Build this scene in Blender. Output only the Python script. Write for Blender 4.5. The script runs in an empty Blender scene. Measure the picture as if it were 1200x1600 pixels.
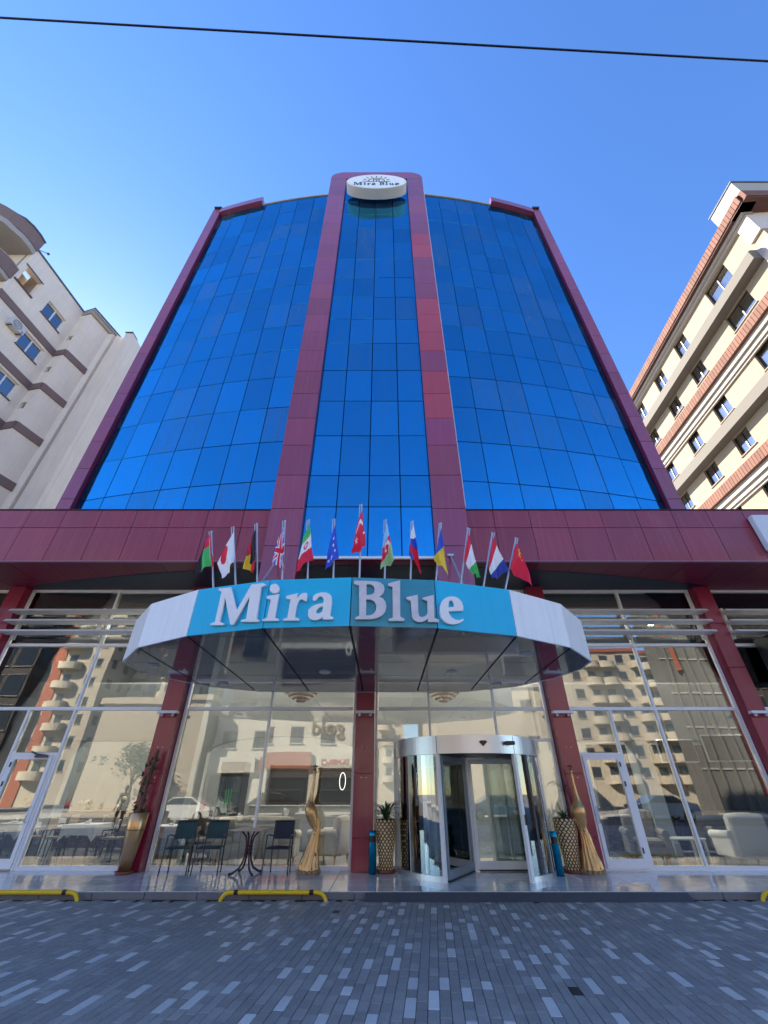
import bpy, math, random
from mathutils import Vector, Matrix
random.seed(7)
rad = math.radians
# ------------------------------------------------------------------ camera, sky, sun, exposure
SC = bpy.context.scene
COL = SC.collection
FPX, PITCH, CZ = 654.0, 33.9, 1.51
cam_d = bpy.data.cameras.new('camera'); cam = bpy.data.objects.new('camera', cam_d); COL.objects.link(cam)
cam_d.sensor_fit = 'HORIZONTAL'; cam_d.sensor_width = 36; cam_d.lens = FPX / 1200 * 36
cam_d.clip_start = 0.05; cam_d.clip_end = 3000
cam.location = (0, 0, CZ); cam.rotation_euler = (rad(90 + PITCH), 0, 0)
SC.camera = cam
SUN_EL, SUN_AZ = 36.0, 47.5      # azimuth counted from +Y (behind the hotel) towards -X (left)
W = bpy.data.worlds.new('World'); SC.world = W; W.use_nodes = True
nt = W.node_tree; nt.nodes.clear()
sky = nt.nodes.new('ShaderNodeTexSky'); sky.sky_type = 'NISHITA'; sky.sun_disc = False
sky.sun_elevation = rad(SUN_EL); sky.sun_rotation = rad(-SUN_AZ)
sky.altitude = 0; sky.air_density = 1.0; sky.dust_density = 0.1; sky.ozone_density = 3.0
hs = nt.nodes.new('ShaderNodeHueSaturation'); hs.inputs['Hue'].default_value = .509; hs.inputs['Saturation'].default_value = 1.20
bg = nt.nodes.new('ShaderNodeBackground'); bg.inputs['Strength'].default_value = 0.105
wo = nt.nodes.new('ShaderNodeOutputWorld')
nt.links.new(sky.outputs[0], hs.inputs['Color']); nt.links.new(hs.outputs[0], bg.inputs['Color']); nt.links.new(bg.outputs[0], wo.inputs['Surface'])
sun_d = bpy.data.lights.new('sun', 'SUN'); sun_d.energy = 5.0; sun_d.angle = rad(0.5); sun_d.color = (1.0, 0.87, 0.70)
sun = bpy.data.objects.new('sun', sun_d); COL.objects.link(sun)
sdir = Vector((-math.sin(rad(SUN_AZ)) * math.cos(rad(SUN_EL)), math.cos(rad(SUN_AZ)) * math.cos(rad(SUN_EL)), math.sin(rad(SUN_EL))))
sun.rotation_euler = sdir.to_track_quat('Z', 'Y').to_euler(); sun.location = (-60, 50, 60)
vs = SC.view_settings
vs.view_transform = 'Standard'; vs.look = 'None'; vs.gamma = 1.0; vs.use_curve_mapping = False
vs.exposure = 1.92
SC.render.engine = 'CYCLES'
SC.cycles.max_bounces = 10; SC.cycles.glossy_bounces = 5; SC.cycles.transmission_bounces = 6
SC.cycles.transparent_max_bounces = 14; SC.cycles.diffuse_bounces = 4
SC.cycles.use_denoising = True

# ------------------------------------------------------------------ survey helpers: a sight line meets a known plane
_c, _s = math.cos(rad(PITCH)), math.sin(rad(PITCH))
def ray(u, v):
    X = (u - 600) / FPX; Y = -(v - 800) / FPX
    return (X, _c - Y * _s, _s + Y * _c)
def aty(u, v, y):
    r = ray(u, v); t = y / r[1]; return Vector((r[0] * t, y, r[2] * t + CZ))
def atz(u, v, z):
    r = ray(u, v); t = (z - CZ) / r[2]; return Vector((r[0] * t, r[1] * t, z))
PZ = 0.10     # terrace height

# ------------------------------------------------------------------ materials
MATS = {}
def lk(t, a, b): t.links.new(a, b)
def mat(name, col=(.5, .5, .5), rough=.5, metal=0, spec=.5, var=0, noise=0, nscale=6, coat=0, bump=0, bscale=40, streak=0, hue=0, emit=None, dirt=None, alpha=1, aniso=(1, 1, 1), speck=0):
    """principled material; var: brightness change from object to object, noise: mottling, streak: rain streaks, bump: fine relief"""
    if name in MATS: return MATS[name]
    m = bpy.data.materials.new(name); m.use_nodes = True; t = m.node_tree; n = t.nodes
    b = n['Principled BSDF']
    b.inputs['Roughness'].default_value = rough; b.inputs['Metallic'].default_value = metal
    b.inputs['Specular IOR Level'].default_value = spec
    b.inputs['Coat Weight'].default_value = coat; b.inputs['Coat Roughness'].default_value = .08
    c = n.new('ShaderNodeRGB'); c.outputs[0].default_value = (*col, 1); out = c.outputs[0]
    tc = n.new('ShaderNodeTexCoord')
    def mul(out, facsock, lo, hi):
        mr = n.new('ShaderNodeMapRange'); mr.inputs['To Min'].default_value = lo; mr.inputs['To Max'].default_value = hi
        lk(t, facsock, mr.inputs['Value'])
        x = n.new('ShaderNodeVectorMath'); x.operation = 'SCALE'; lk(t, out, x.inputs[0]); lk(t, mr.outputs[0], x.inputs['Scale'])
        return x.outputs[0]
    if var:
        oi = n.new('ShaderNodeObjectInfo'); out = mul(out, oi.outputs['Random'], 1 - var, 1 + var)
        if hue:
            h = n.new('ShaderNodeHueSaturation'); mr = n.new('ShaderNodeMapRange'); mr.inputs['To Min'].default_value = .5 - hue; mr.inputs['To Max'].default_value = .5 + hue
            wn = n.new('ShaderNodeTexWhiteNoise'); wn.noise_dimensions = '1D'; lk(t, oi.outputs['Random'], wn.inputs['W'])
            lk(t, wn.outputs['Value'], mr.inputs['Value']); lk(t, mr.outputs[0], h.inputs['Hue']); lk(t, out, h.inputs['Color']); out = h.outputs[0]
    if noise:
        nz = n.new('ShaderNodeTexNoise'); nz.inputs['Scale'].default_value = nscale; nz.inputs['Detail'].default_value = 6; nz.inputs['Roughness'].default_value = .65
        mp = n.new('ShaderNodeMapping'); mp.inputs['Scale'].default_value = aniso
        g = n.new('ShaderNodeNewGeometry'); lk(t, g.outputs['Position'], mp.inputs[0]); lk(t, mp.outputs[0], nz.inputs['Vector'])
        out = mul(out, nz.outputs[0], 1 - noise, 1 + noise)
    if speck:
        nz = n.new('ShaderNodeTexNoise'); nz.inputs['Scale'].default_value = 110; nz.inputs['Detail'].default_value = 2; g4 = n.new('ShaderNodeNewGeometry'); lk(t, g4.outputs['Position'], nz.inputs['Vector'])
        out = mul(out, nz.outputs[0], 1 - speck, 1 + speck)
    if streak:
        g2 = n.new('ShaderNodeNewGeometry'); mp = n.new('ShaderNodeMapping'); mp.inputs['Scale'].default_value = (7, 7, .35)
        lk(t, g2.outputs['Position'], mp.inputs[0]); nz = n.new('ShaderNodeTexNoise'); nz.inputs['Scale'].default_value = 1.6; nz.inputs['Detail'].default_value = 5
        lk(t, mp.outputs[0], nz.inputs['Vector'])
        cr = n.new('ShaderNodeMapRange'); cr.inputs['From Min'].default_value = .48; cr.inputs['From Max'].default_value = .78; cr.inputs['To Max'].default_value = streak
        lk(t, nz.outputs[0], cr.inputs['Value'])
        mx = n.new('ShaderNodeMix'); mx.data_type = 'RGBA'; lk(t, cr.outputs[0], mx.inputs['Factor']); lk(t, out, mx.inputs['A'])
        mx.inputs['B'].default_value = (*(dirt or (.35, .33, .32)), 1); out = mx.outputs['Result']
        ra = n.new('ShaderNodeMath'); ra.operation = 'ADD'; ra.inputs[1].default_value = rough; lk(t, cr.outputs[0], ra.inputs[0]); lk(t, ra.outputs[0], b.inputs['Roughness'])
    lk(t, out, b.inputs['Base Color'])
    if bump:
        nz = n.new('ShaderNodeTexNoise'); nz.inputs['Scale'].default_value = bscale; nz.inputs['Detail'].default_value = 4
        g3 = n.new('ShaderNodeNewGeometry'); lk(t, g3.outputs['Position'], nz.inputs['Vector'])
        bp = n.new('ShaderNodeBump'); bp.inputs['Strength'].default_value = bump; bp.inputs['Distance'].default_value = .02
        lk(t, nz.outputs[0], bp.inputs['Height']); lk(t, bp.outputs[0], b.inputs['Normal'])
    if emit:
        b.inputs['Emission Color'].default_value = (*emit[0], 1); b.inputs['Emission Strength'].default_value = emit[1]
    MATS[name] = m
    return m

def clear_glass(name, tint=(.86, .90, .88), base=.10, gain=1.4, ior=1.6, wob=.0022, wscale=.8, rcol=(1, 1, 1)):
    m = bpy.data.materials.new(name); m.use_nodes = True; t = m.node_tree; n = t.nodes; n.clear()
    o = n.new('ShaderNodeOutputMaterial'); mx = n.new('ShaderNodeMixShader')
    tr = n.new('ShaderNodeBsdfTransparent'); tr.inputs[0].default_value = (*tint, 1)
    gl = n.new('ShaderNodeBsdfGlossy'); gl.inputs['Roughness'].default_value = 0.0; gl.inputs['Color'].default_value = (*rcol, 1)
    fr = n.new('ShaderNodeFresnel'); fr.inputs[0].default_value = ior
    ma = n.new('ShaderNodeMath'); ma.operation = 'MULTIPLY_ADD'; ma.inputs[1].default_value = gain; ma.inputs[2].default_value = base; ma.use_clamp = True
    lk(t, fr.outputs[0], ma.inputs[0]); lk(t, ma.outputs[0], mx.inputs[0]); lk(t, tr.outputs[0], mx.inputs[1]); lk(t, gl.outputs[0], mx.inputs[2]); lk(t, mx.outputs[0], o.inputs[0])
    nz = n.new('ShaderNodeTexNoise'); nz.inputs['Scale'].default_value = wscale; nz.inputs['Detail'].default_value = 1
    g = n.new('ShaderNodeNewGeometry'); lk(t, g.outputs['Position'], nz.inputs['Vector'])
    bp = n.new('ShaderNodeBump'); bp.inputs['Strength'].default_value = 1; bp.inputs['Distance'].default_value = wob
    lk(t, nz.outputs[0], bp.inputs['Height']); lk(t, bp.outputs[0], gl.inputs['Normal'])
    MATS[name] = m
    return m

def blue_glass():
    m = bpy.data.materials.new('blue_mirror_glass'); m.use_nodes = True; t = m.node_tree; n = t.nodes; n.clear()
    o = n.new('ShaderNodeOutputMaterial'); mx = n.new('ShaderNodeMixShader')
    gl = n.new('ShaderNodeBsdfGlossy'); gl.inputs['Roughness'].default_value = 0.015
    df = n.new('ShaderNodeBsdfDiffuse')
    oi = n.new('ShaderNodeObjectInfo')
    mr = n.new('ShaderNodeMapRange'); mr.inputs['To Min'].default_value = .80; mr.inputs['To Max'].default_value = 1.0
    lk(t, oi.outputs['Random'], mr.inputs['Value'])
    rgb = n.new('ShaderNodeRGB'); rgb.outputs[0].default_value = (.035, .39, .66, 1)
    sc = n.new('ShaderNodeVectorMath'); sc.operation = 'SCALE'; lk(t, rgb.outputs[0], sc.inputs[0]); lk(t, mr.outputs[0], sc.inputs['Scale'])
    lk(t, sc.outputs[0], gl.inputs['Color'])
    df.inputs[0].default_value = (.10, .17, .26, 1)
    g = n.new('ShaderNodeNewGeometry'); mp = n.new('ShaderNodeMapping'); mp.inputs['Scale'].default_value = (5, 5, .5); lk(t, g.outputs['Position'], mp.inputs[0])
    nz = n.new('ShaderNodeTexNoise'); nz.inputs['Scale'].default_value = 1.3; nz.inputs['Detail'].default_value = 6; nz.inputs['Roughness'].default_value = .7; lk(t, mp.outputs[0], nz.inputs['Vector'])
    m2 = n.new('ShaderNodeMapRange'); m2.inputs['From Min'].default_value = .42; m2.inputs['From Max'].default_value = .75; m2.inputs['To Min'].default_value = .08; m2.inputs['To Max'].default_value = .40
    lk(t, nz.outputs[0], m2.inputs['Value'])
    # some panes are dirtier than others
    wn = n.new('ShaderNodeTexWhiteNoise'); wn.noise_dimensions = '1D'; lk(t, oi.outputs['Random'], wn.inputs['W'])
    m3 = n.new('ShaderNodeMapRange'); m3.inputs['From Min'].default_value = .7; m3.inputs['To Min'].default_value = .5; m3.inputs['To Max'].default_value = 1.5; lk(t, wn.outputs[0], m3.inputs['Value'])
    mm = n.new('ShaderNodeMath'); mm.operation = 'MULTIPLY'; lk(t, m2.outputs[0], mm.inputs[0]); lk(t, m3.outputs[0], mm.inputs[1])
    lk(t, mm.outputs[0], mx.inputs[0]); lk(t, gl.outputs[0], mx.inputs[1]); lk(t, df.outputs[0], mx.inputs[2]); lk(t, mx.outputs[0], o.inputs[0])
    n2 = n.new('ShaderNodeTexNoise'); n2.inputs['Scale'].default_value = 1.4; n2.inputs['Detail'].default_value = 2; lk(t, g.outputs['Position'], n2.inputs['Vector'])
    bp = n.new('ShaderNodeBump'); bp.inputs['Strength'].default_value = 1; bp.inputs['Distance'].default_value = .009
    lk(t, n2.outputs[0], bp.inputs['Height']); lk(t, bp.outputs[0], gl.inputs['Normal'])
    MATS['blue'] = m
    return m
BLUE = blue_glass()
GLASS = clear_glass('shopfront_glass', base=.055, gain=1.25)
DGLASS = clear_glass('door_glass', tint=(.72, .78, .77), base=.10, gain=1.5, wob=.002)
NGLASS = clear_glass('flat_window_glass', tint=(.25, .28, .30), base=.22, gain=1.2)

MAROON = mat('maroon_cladding', (.29, .045, .085), .30, var=.12, streak=.10, dirt=(.42, .30, .36), coat=.8, hue=.012, bump=.35, bscale=1.3)
MAROON2 = mat('redder_maroon_cladding', (.42, .060, .080), .30, var=.08, streak=.08, dirt=(.42, .30, .33), coat=.35)
MAROONC = mat('deep_red_column_cladding', (.26, .012, .040), .28, var=.08, streak=.06, dirt=(.35, .2, .22), coat=.3, bump=.25, bscale=1.3)
MAROONF = mat('weathered_maroon_fascia', (.30, .038, .060), .32, var=.11, streak=.15, dirt=(.40, .25, .27), coat=.2, noise=.16, nscale=.9, bump=.3, bscale=1.3)
SOFFM = mat('dark_maroon_soffit', (.20, .018, .048), .35, var=.10, coat=0, spec=.25)
JOINT = mat('black_joint', (.012, .008, .012), .6)
BJOINT = mat('dark_blue_seal', (.006, .02, .05), .5)
ALU = mat('white_aluminium', (.80, .79, .78), .35, noise=.05, nscale=4)
SILVER = mat('brushed_silver', (.62, .62, .64), .32, metal=.75, noise=.06, nscale=5)
LOUV = mat('louvre_aluminium', (.72, .68, .64), .4, noise=.08, nscale=3)
GREY_D = mat('dark_grey_metal', (.06, .065, .07), .4)
BLACK = mat('black_plastic', (.012, .012, .014), .4)
TEAL = mat('teal_sign_panel', (.003, .52, .80), .35, streak=.16, dirt=(.02, .30, .48), noise=.05, nscale=2)
TEALF = mat('teal_panel_with_brown_film', (.04, .30, .38), .22, noise=.35, nscale=2.4, bump=.5, bscale=6)
WPANEL = mat('white_canopy_panel', (.92, .91, .89), .38, streak=.18, dirt=(.45, .44, .42), noise=.04)
LETTER = mat('white_letter_acrylic', (.90, .89, .88), .3, noise=.03, nscale=5)
LETTERF = mat('letter_with_wrinkled_film', (.70, .66, .68), .2, noise=.22, nscale=6, bump=.9, bscale=14)
POLE = mat('galvanised_pole', (.55, .55, .56), .35, metal=.6)
MARBLE = mat('grey_marble', (.66, .65, .63), .06, var=.10, noise=.30, nscale=2.2, spec=.7)
YEL = mat('yellow_paint', (.80, .50, .01), .35, noise=.1, nscale=9)
GOLD = mat('gold_paint', (.66, .38, .15), .27, metal=.6, noise=.25, nscale=16, bump=.4, bscale=30)
GOLDB = mat('bright_gold', (.95, .66, .32), .28, metal=.35, noise=.2, nscale=14)
BRN = mat('brown_pot_base', (.06, .030, .018), .5)
TERRA = mat('terracotta_saucer', (.22, .06, .04), .5)
LEAF = mat('dark_green_leaf', (.035, .075, .02), .45, noise=.3, nscale=8)
LEAFP = mat('pale_green_leaf', (.10, .16, .05), .45, noise=.3, nscale=8)
STEM = mat('brown_stem', (.10, .055, .03), .7)
TEALM = mat('teal_metal', (.0, .22, .36), .22, metal=.7)
CHAIRG = mat('chair_teal_mesh', (.005, .045, .05), .6)
CHAIRN = mat('chair_navy_mesh', (.008, .012, .035), .6)
CHAIRB = mat('chair_black_frame', (.012, .013, .016), .35)
TBASE = mat('oxblood_iron', (.045, .008, .012), .4)
TTOP = mat('stone_table_top', (.45, .34, .28), .3, noise=.15, nscale=12)
CREAM = mat('cream_render_in_left', (.78, .68, .57), .9, noise=.14, nscale=.7, streak=.16, dirt=(.30, .27, .25), bump=.25, bscale=25)
BROWNB = mat('brown_band_paint', (.20, .135, .125), .85, noise=.1, nscale=1)
CREAMR = mat('yellow_cream_render', (.29, .245, .185), .9, noise=.16, nscale=.9, streak=.10, dirt=(.40, .34, .27), bump=.2, bscale=25)
BRICKR = mat('red_brick_strip', (.155, .070, .05), .85, var=.18, noise=.15, nscale=5)
GREYL = mat('grey_ledge', (.13, .125, .115), .85, noise=.1, nscale=1)
CORN = mat('off_white_cornice', (.36, .33, .30), .8, noise=.06, nscale=2)
WFRAME = mat('white_window_frame', (.75, .76, .78), .4)
DFRAME = mat('dark_window_frame', (.03, .025, .025), .4)
CURT = mat('pale_curtain', (.42, .50, .62), .8, noise=.25, nscale=5, aniso=(6, 6, .6))
TEALW = mat('teal_vent_frame', (.03, .22, .22), .5)

# ------------------------------------------------------------------ mesh builder
class MB:
    def __init__(s): s.v = []; s.f = []; s.m = []; s.sm = []
    def add(s, vs, fs, m=0, smooth=False):
        b = len(s.v); s.v += [tuple(x) for x in vs]
        for f in fs: s.f.append(tuple(i + b for i in f)); s.m.append(m); s.sm.append(smooth)
        return s
    def box(s, x0, x1, y0, y1, z0, z1, m=0):
        return s.add([(x0, y0, z0), (x1, y0, z0), (x1, y1, z0), (x0, y1, z0), (x0, y0, z1), (x1, y0, z1), (x1, y1, z1), (x0, y1, z1)],
                     [(0, 3, 2, 1), (4, 5, 6, 7), (0, 1, 5, 4), (1, 2, 6, 5), (2, 3, 7, 6), (3, 0, 4, 7)], m)
    def bev(s, x0, x1, y0, y1, z0, z1, b=.01, m=0):
        """box with chamfered edges"""
        X = [x0, x1]; Y = [y0, y1]; Z = [z0, z1]; V = []; idx = {}
        for i in (0, 1):
            for j in (0, 1):
                for k in (0, 1):
                    dx = b if i == 0 else -b; dy = b if j == 0 else -b; dz = b if k == 0 else -b
                    for a, p in enumerate(((X[i], Y[j] + dy, Z[k] + dz), (X[i] + dx, Y[j], Z[k] + dz), (X[i] + dx, Y[j] + dy, Z[k]))):
                        idx[i, j, k, a] = len(V); V.append(p)
        F = []
        I = lambda i, j, k, a: idx[i, j, k, a]
        F.append([I(0, 0, 0, 0), I(0, 0, 1, 0), I(0, 1, 1, 0), I(0, 1, 0, 0)]); F.append([I(1, 0, 0, 0), I(1, 1, 0, 0), I(1, 1, 1, 0), I(1, 0, 1, 0)])
        F.append([I(0, 0, 0, 1), I(1, 0, 0, 1), I(1, 0, 1, 1), I(0, 0, 1, 1)]); F.append([I(0, 1, 0, 1), I(0, 1, 1, 1), I(1, 1, 1, 1), I(1, 1, 0, 1)])
        F.append([I(0, 0, 0, 2), I(0, 1, 0, 2), I(1, 1, 0, 2), I(1, 0, 0, 2)]); F.append([I(0, 0, 1, 2), I(1, 0, 1, 2), I(1, 1, 1, 2), I(0, 1, 1, 2)])
        for j in (0, 1):
            for k in (0, 1): F.append([I(0, j, k, 1), I(1, j, k, 1), I(1, j, k, 2), I(0, j, k, 2)])
        for i in (0, 1):
            for k in (0, 1): F.append([I(i, 0, k, 0), I(i, 1, k, 0), I(i, 1, k, 2), I(i, 0, k, 2)])
            for j in (0, 1): F.append([I(i, j, 0, 0), I(i, j, 1, 0), I(i, j, 1, 1), I(i, j, 0, 1)])
        for i in (0, 1):
            for j in (0, 1):
                for k in (0, 1): F.append([I(i, j, k, 0), I(i, j, k, 1), I(i, j, k, 2)])
        return s.add(V, F, m)
    def prism(s, pts, z0, z1, m=0, ax='z'):
        """extrude a polygon; ax names the extrusion axis (pts in the two other axes)"""
        n = len(pts)
        def P(p, h): return (p[0], p[1], h) if ax == 'z' else ((p[0], h, p[1]) if ax == 'y' else (h, p[0], p[1]))
        V = [P(p, z0) for p in pts] + [P(p, z1) for p in pts]
        F = [tuple(range(n - 1, -1, -1)), tuple(range(n, 2 * n))] + [(i, (i + 1) % n, n + (i + 1) % n, n + i) for i in range(n)]
        return s.add(V, F, m)
    def quadbox(s, a, b, c, d, n, m=0):
        """slab on the quad a b c d with thickness vector n"""
        V = [a, b, c, d] + [tuple(p[i] + n[i] for i in range(3)) for p in (a, b, c, d)]
        return s.add(V, [(0, 1, 2, 3), (7, 6, 5, 4), (0, 4, 5, 1), (1, 5, 6, 2), (2, 6, 7, 3), (3, 7, 4, 0)], m)
    def tube(s, pts, r, n=10, m=0, cap=True, ridge=0, rn=0, twist=0, flat=1):
        pts = [Vector(p) for p in pts]; R = r if isinstance(r, (list, tuple)) else [r] * len(pts)
        rings = []; up = Vector((0, 0, 1)); prev = None
        for i, p in enumerate(pts):
            d = (pts[min(i + 1, len(pts) - 1)] - pts[max(i - 1, 0)]).normalized()
            if prev is None:
                a = d.cross(up if abs(d.z) < .9 else Vector((1, 0, 0))).normalized()
            else:
                a = (prev - d * prev.dot(d)).normalized()
            prev = a; b = d.cross(a)
            ring = []
            for k in range(n):
                th = 2 * math.pi * k / n
                rr = R[i] * (1 + (ridge * math.cos(rn * th + twist * i) if rn else 0))
                ring.append(p + a * (math.cos(th) * rr) + b * (math.sin(th) * rr * flat))
            rings.append(ring)
        V = [q for g in rings for q in g]; F = []
        for i in range(len(pts) - 1):
            for k in range(n): F.append((i * n + k, i * n + (k + 1) % n, (i + 1) * n + (k + 1) % n, (i + 1) * n + k))
        s.add(V, F, m, True)
        if cap:
            s.add(rings[0], [tuple(range(n - 1, -1, -1))], m); s.add(rings[-1], [tuple(range(n))], m)
        return s
    def lathe(s, prof, c=(0, 0, 0), n=24, m=0, a0=0, a1=2 * math.pi, sx=1, sy=1, smooth=True):
        full = abs(a1 - a0 - 2 * math.pi) < 1e-6; k = n if full else n + 1; V = []; F = []
        for r, z in prof:
            for j in range(k):
                a = a0 + (a1 - a0) * j / n; V.append((c[0] + r * math.cos(a) * sx, c[1] + r * math.sin(a) * sy, c[2] + z))
        for i in range(len(prof) - 1):
            for j in range(n):
                q = (j + 1) % k; F.append((i * k + j, i * k + q, (i + 1) * k + q, (i + 1) * k + j))
        return s.add(V, F, m, smooth)
    def ball(s, c, r, n=10, m=0, sz=1, sx=1, sy=1):
        prof = [(max(r * math.sin(math.pi * i / 8), 1e-4), -r * math.cos(math.pi * i / 8) * sz) for i in range(9)]
        return s.lathe(prof, c, n, m, sx=sx, sy=sy)
    def xf(s, M):
        s.v = [tuple(M @ Vector(p)) for p in s.v]; return s
    def join(s, o, M=None):
        return_v = [tuple(M @ Vector(p)) if M else p for p in o.v]; b = len(s.v); s.v += return_v
        for f, m, q in zip(o.f, o.m, o.sm): s.f.append(tuple(i + b for i in f)); s.m.append(m); s.sm.append(q)
        return s
    def mesh(s, name, mats):
        me = bpy.data.meshes.new(name); me.from_pydata(s.v, [], s.f)
        if not isinstance(mats, (list, tuple)): mats = [mats]
        for x in mats: me.materials.append(x)
        me.polygons.foreach_set('material_index', s.m); me.polygons.foreach_set('use_smooth', s.sm); me.update()
        return me

ORG = {}
def link(name, data, parent=None, loc=None):
    o = bpy.data.objects.new(name, data); COL.objects.link(o)
    if parent is not None: o.parent = parent
    if loc is not None: o.location = loc
    return o
def thing(name, label, cat, loc=(0, 0, 0), rz=0, group=None):
    o = link(name, None); o.location = loc; o.rotation_euler = (0, 0, rz); o.empty_display_size = .2
    o['label'] = label; o['category'] = cat
    if group: o['group'] = group
    ORG[o.name] = Vector(loc)
    return o
def part(name, mb, mats, parent, label=None, world=False, kind=None):
    """mesh child; world=True: its vertices are given in world coordinates"""
    if world:
        g = ORG[parent.name]; mb.v = [(p[0] - g[0], p[1] - g[1], p[2] - g[2]) for p in mb.v]
    o = link(name, mb.mesh(name, mats), parent)
    ORG[o.name] = ORG.get(parent.name, Vector((0, 0, 0)))
    if label: o['label'] = label
    if kind: o['kind'] = kind
    return o
def piece(name, me, parent, loc, rot=None):
    """child that shares mesh data; loc in world coordinates of an unrotated thing"""
    g = ORG[parent.name]; o = link(name, me, parent, (loc[0] - g[0], loc[1] - g[1], loc[2] - g[2]))
    if rot is not None: o.rotation_euler = rot
    return o
def struct(name, mb, mats, loc=(0, 0, 0)):
    o = link(name, mb.mesh(name, mats)); o['kind'] = 'structure'; ORG[o.name] = Vector((0, 0, 0)); return o
def solo(name, mb, mats, label, cat, group=None, loc=(0, 0, 0)):
    o = link(name, mb.mesh(name, mats)); o.location = loc; o['label'] = label; o['category'] = cat
    if group: o['group'] = group
    ORG[o.name] = Vector(loc)
    return o
def dup(root, loc, rz=0, label=None):
    r = root.copy(); COL.objects.link(r); r.location = loc; r.rotation_euler = (0, 0, rz)
    if label: r['label'] = label
    for ch in list(root.children):
        c = ch.copy(); COL.objects.link(c); c.parent = r
        for g in list(ch.children):
            d = g.copy(); COL.objects.link(d); d.parent = c
    return r
_cache = {}
def boxmesh(name, w, d, h, mats, b=.006):
    """box centred in x, front face at y=0, base at z=0"""
    k = (name, round(w, 3), round(d, 3), round(h, 3), id(mats))
    if k not in _cache:
        m = MB(); m.bev(-w / 2, w / 2, 0, d, 0, h, min(b, w / 4, d / 3, h / 4)); _cache[k] = m.mesh(name, mats)
    return _cache[k]

# ------------------------------------------------------------------ ground
road_mat = mat('asphalt', (.09, .088, .085), .9, noise=.2, nscale=3, bump=.3, bscale=30)
g = MB(); g.box(-400, 400, -400, 400, -.40, -.02); struct('ground', g, mat('far_ground', (.22, .21, .19), .9, noise=.2, nscale=.3))
g = MB(); g.box(-120, 120, -13.0, -5.5, -.3, -.012); struct('road', g, road_mat)
g = MB()
for k in range(-20, 20): g.box(k * 4, k * 4 + 2, -9.3, -9.15, -.011, -.006)
struct('road_marking', g, mat('white_road_paint', (.75, .75, .72), .7, noise=.2, nscale=6))
g = MB(); g.box(-120, 120, -17.5, -13.0, -.3, .10); struct('far_pavement', g, mat('far_paving', (.42, .40, .37), .8, noise=.15, nscale=2))
# near pavement: dark bed with real pavers on it
BED = mat('paver_bed', (.014, .015, .018), .9)
PAV = mat('dark_paver', (.31, .292, .268), .62, var=.16, noise=.30, nscale=1.7, speck=.5, bump=.8, bscale=70)
PAVL = mat('light_paver', (.66, .63, .58), .6, var=.14, noise=.26, nscale=1.9, speck=.35, bump=.7, bscale=70)
PAVB = mat('black_paver', (.018, .020, .026), .6, noise=.2, nscale=12)
g = MB(); g.box(-120, 120, -5.5, 9.62, -.3, -.012); g.box(-120, -12.56, -5.5, 9.62, -.011, .0, 1); g.box(12.56, 120, -5.5, 9.62, -.011, .0, 1); g.box(-12.56, 12.56, -5.5, -2.46, -.011, .0, 1)
pav = struct('pavement', g, [BED, mat('distant_paver_surface', (.25, .24, .23), .65, noise=.3, nscale=9, bump=.5, bscale=40)])
HEAD = math.atan2(78, 788)       # the paving lines run a few degrees off the facade's normal
ph, pc = math.sin(HEAD), math.cos(HEAD)
rng = random.Random(11)
pieces = []; lights = []
def inview(x, y):
    d = y * _c + (0 - CZ) * _s
    return d > .3 and abs(x) / d * FPX < 640 and (800 + FPX * (y * _s + CZ * _c) / d) < 1640
for i in range(-135, 135):
    t = -3.0 - rng.random() * .2
    off = i * .1
    while t < 11.5:
        r = rng.random()
        L, k = (.2, 0)
        if r < .04: L, k = .4, 1
        elif r < .095: L, k = .3, 1
        elif r < .12: L, k = .2, 1
        elif r < .1215: L, k = .2, 2
        cx, cy = off, t + L / 2
        x = cx * pc + cy * ph; y = -cx * ph + cy * pc
        if k:
            if any((x - q[0]) ** 2 * 1.6 + (y - q[1]) ** 2 * .6 < .075 for q in lights[-60:]): k = 0
            else: lights.append((x, y))
        t += L
        if y > 9.56 or abs(x) > 12.5 or y < -2.4: continue
        pieces.append(((x * x + y * y) if inview(x, y) else 1e4 + y, x, y, L, k))
pieces.sort()
def paver_mb(L, dz=0):
    m = MB(); w = .0475; l = L / 2 - .0025; b = .004
    m.add([(-w, -l, -.02), (w, -l, -.02), (w, l, -.02), (-w, l, -.02), (-w + b, -l + b, 0), (w - b, -l + b, 0), (w - b, l - b, 0), (-w + b, l - b, 0), (-w, -l, -b), (w, -l, -b), (w, l, -b), (-w, l, -b)],
          [(4, 5, 6, 7), (0, 1, 9, 8), (1, 2, 10, 9), (2, 3, 11, 10), (3, 0, 8, 11), (8, 9, 5, 4), (9, 10, 6, 5), (10, 11, 7, 6), (11, 8, 4, 7)])
    return m
pm = {(L, k): paver_mb(L).mesh('paver', (PAV, PAVL, PAVB)[k]) for L in (.2, .3, .4) for k in (0, 1, 2)}
far = MB()
for n, (d, x, y, L, k) in enumerate(pieces):
    dz = rng.uniform(-.0025, .0025)
    if n < 300:
        o = link('paver', pm[L, k], pav, (x, y, dz)); o.rotation_euler = (rng.uniform(-.006, .006), rng.uniform(-.006, .006), -HEAD + rng.uniform(-.006, .006))
    else:
        far.join(paver_mb(L), Matrix.Translation((x, y, dz)) @ Matrix.Rotation(-HEAD + rng.uniform(-.006, .006), 4, 'Z'))
        far.m[-9:] = [k if k else rng.choice((0, 0, 0, 3, 4))] * 9
PAV2 = mat('dark_paver_bluer', (.27, .258, .245), .62, noise=.30, nscale=1.7, speck=.5, bump=.8, bscale=70)
PAV3 = mat('dark_paver_greyer', (.35, .33, .305), .62, noise=.30, nscale=1.7, speck=.5, bump=.8, bscale=70)
part('paver_field', far, [PAV, PAVL, PAVB, PAV2, PAV3], pav, kind='stuff')
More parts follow.
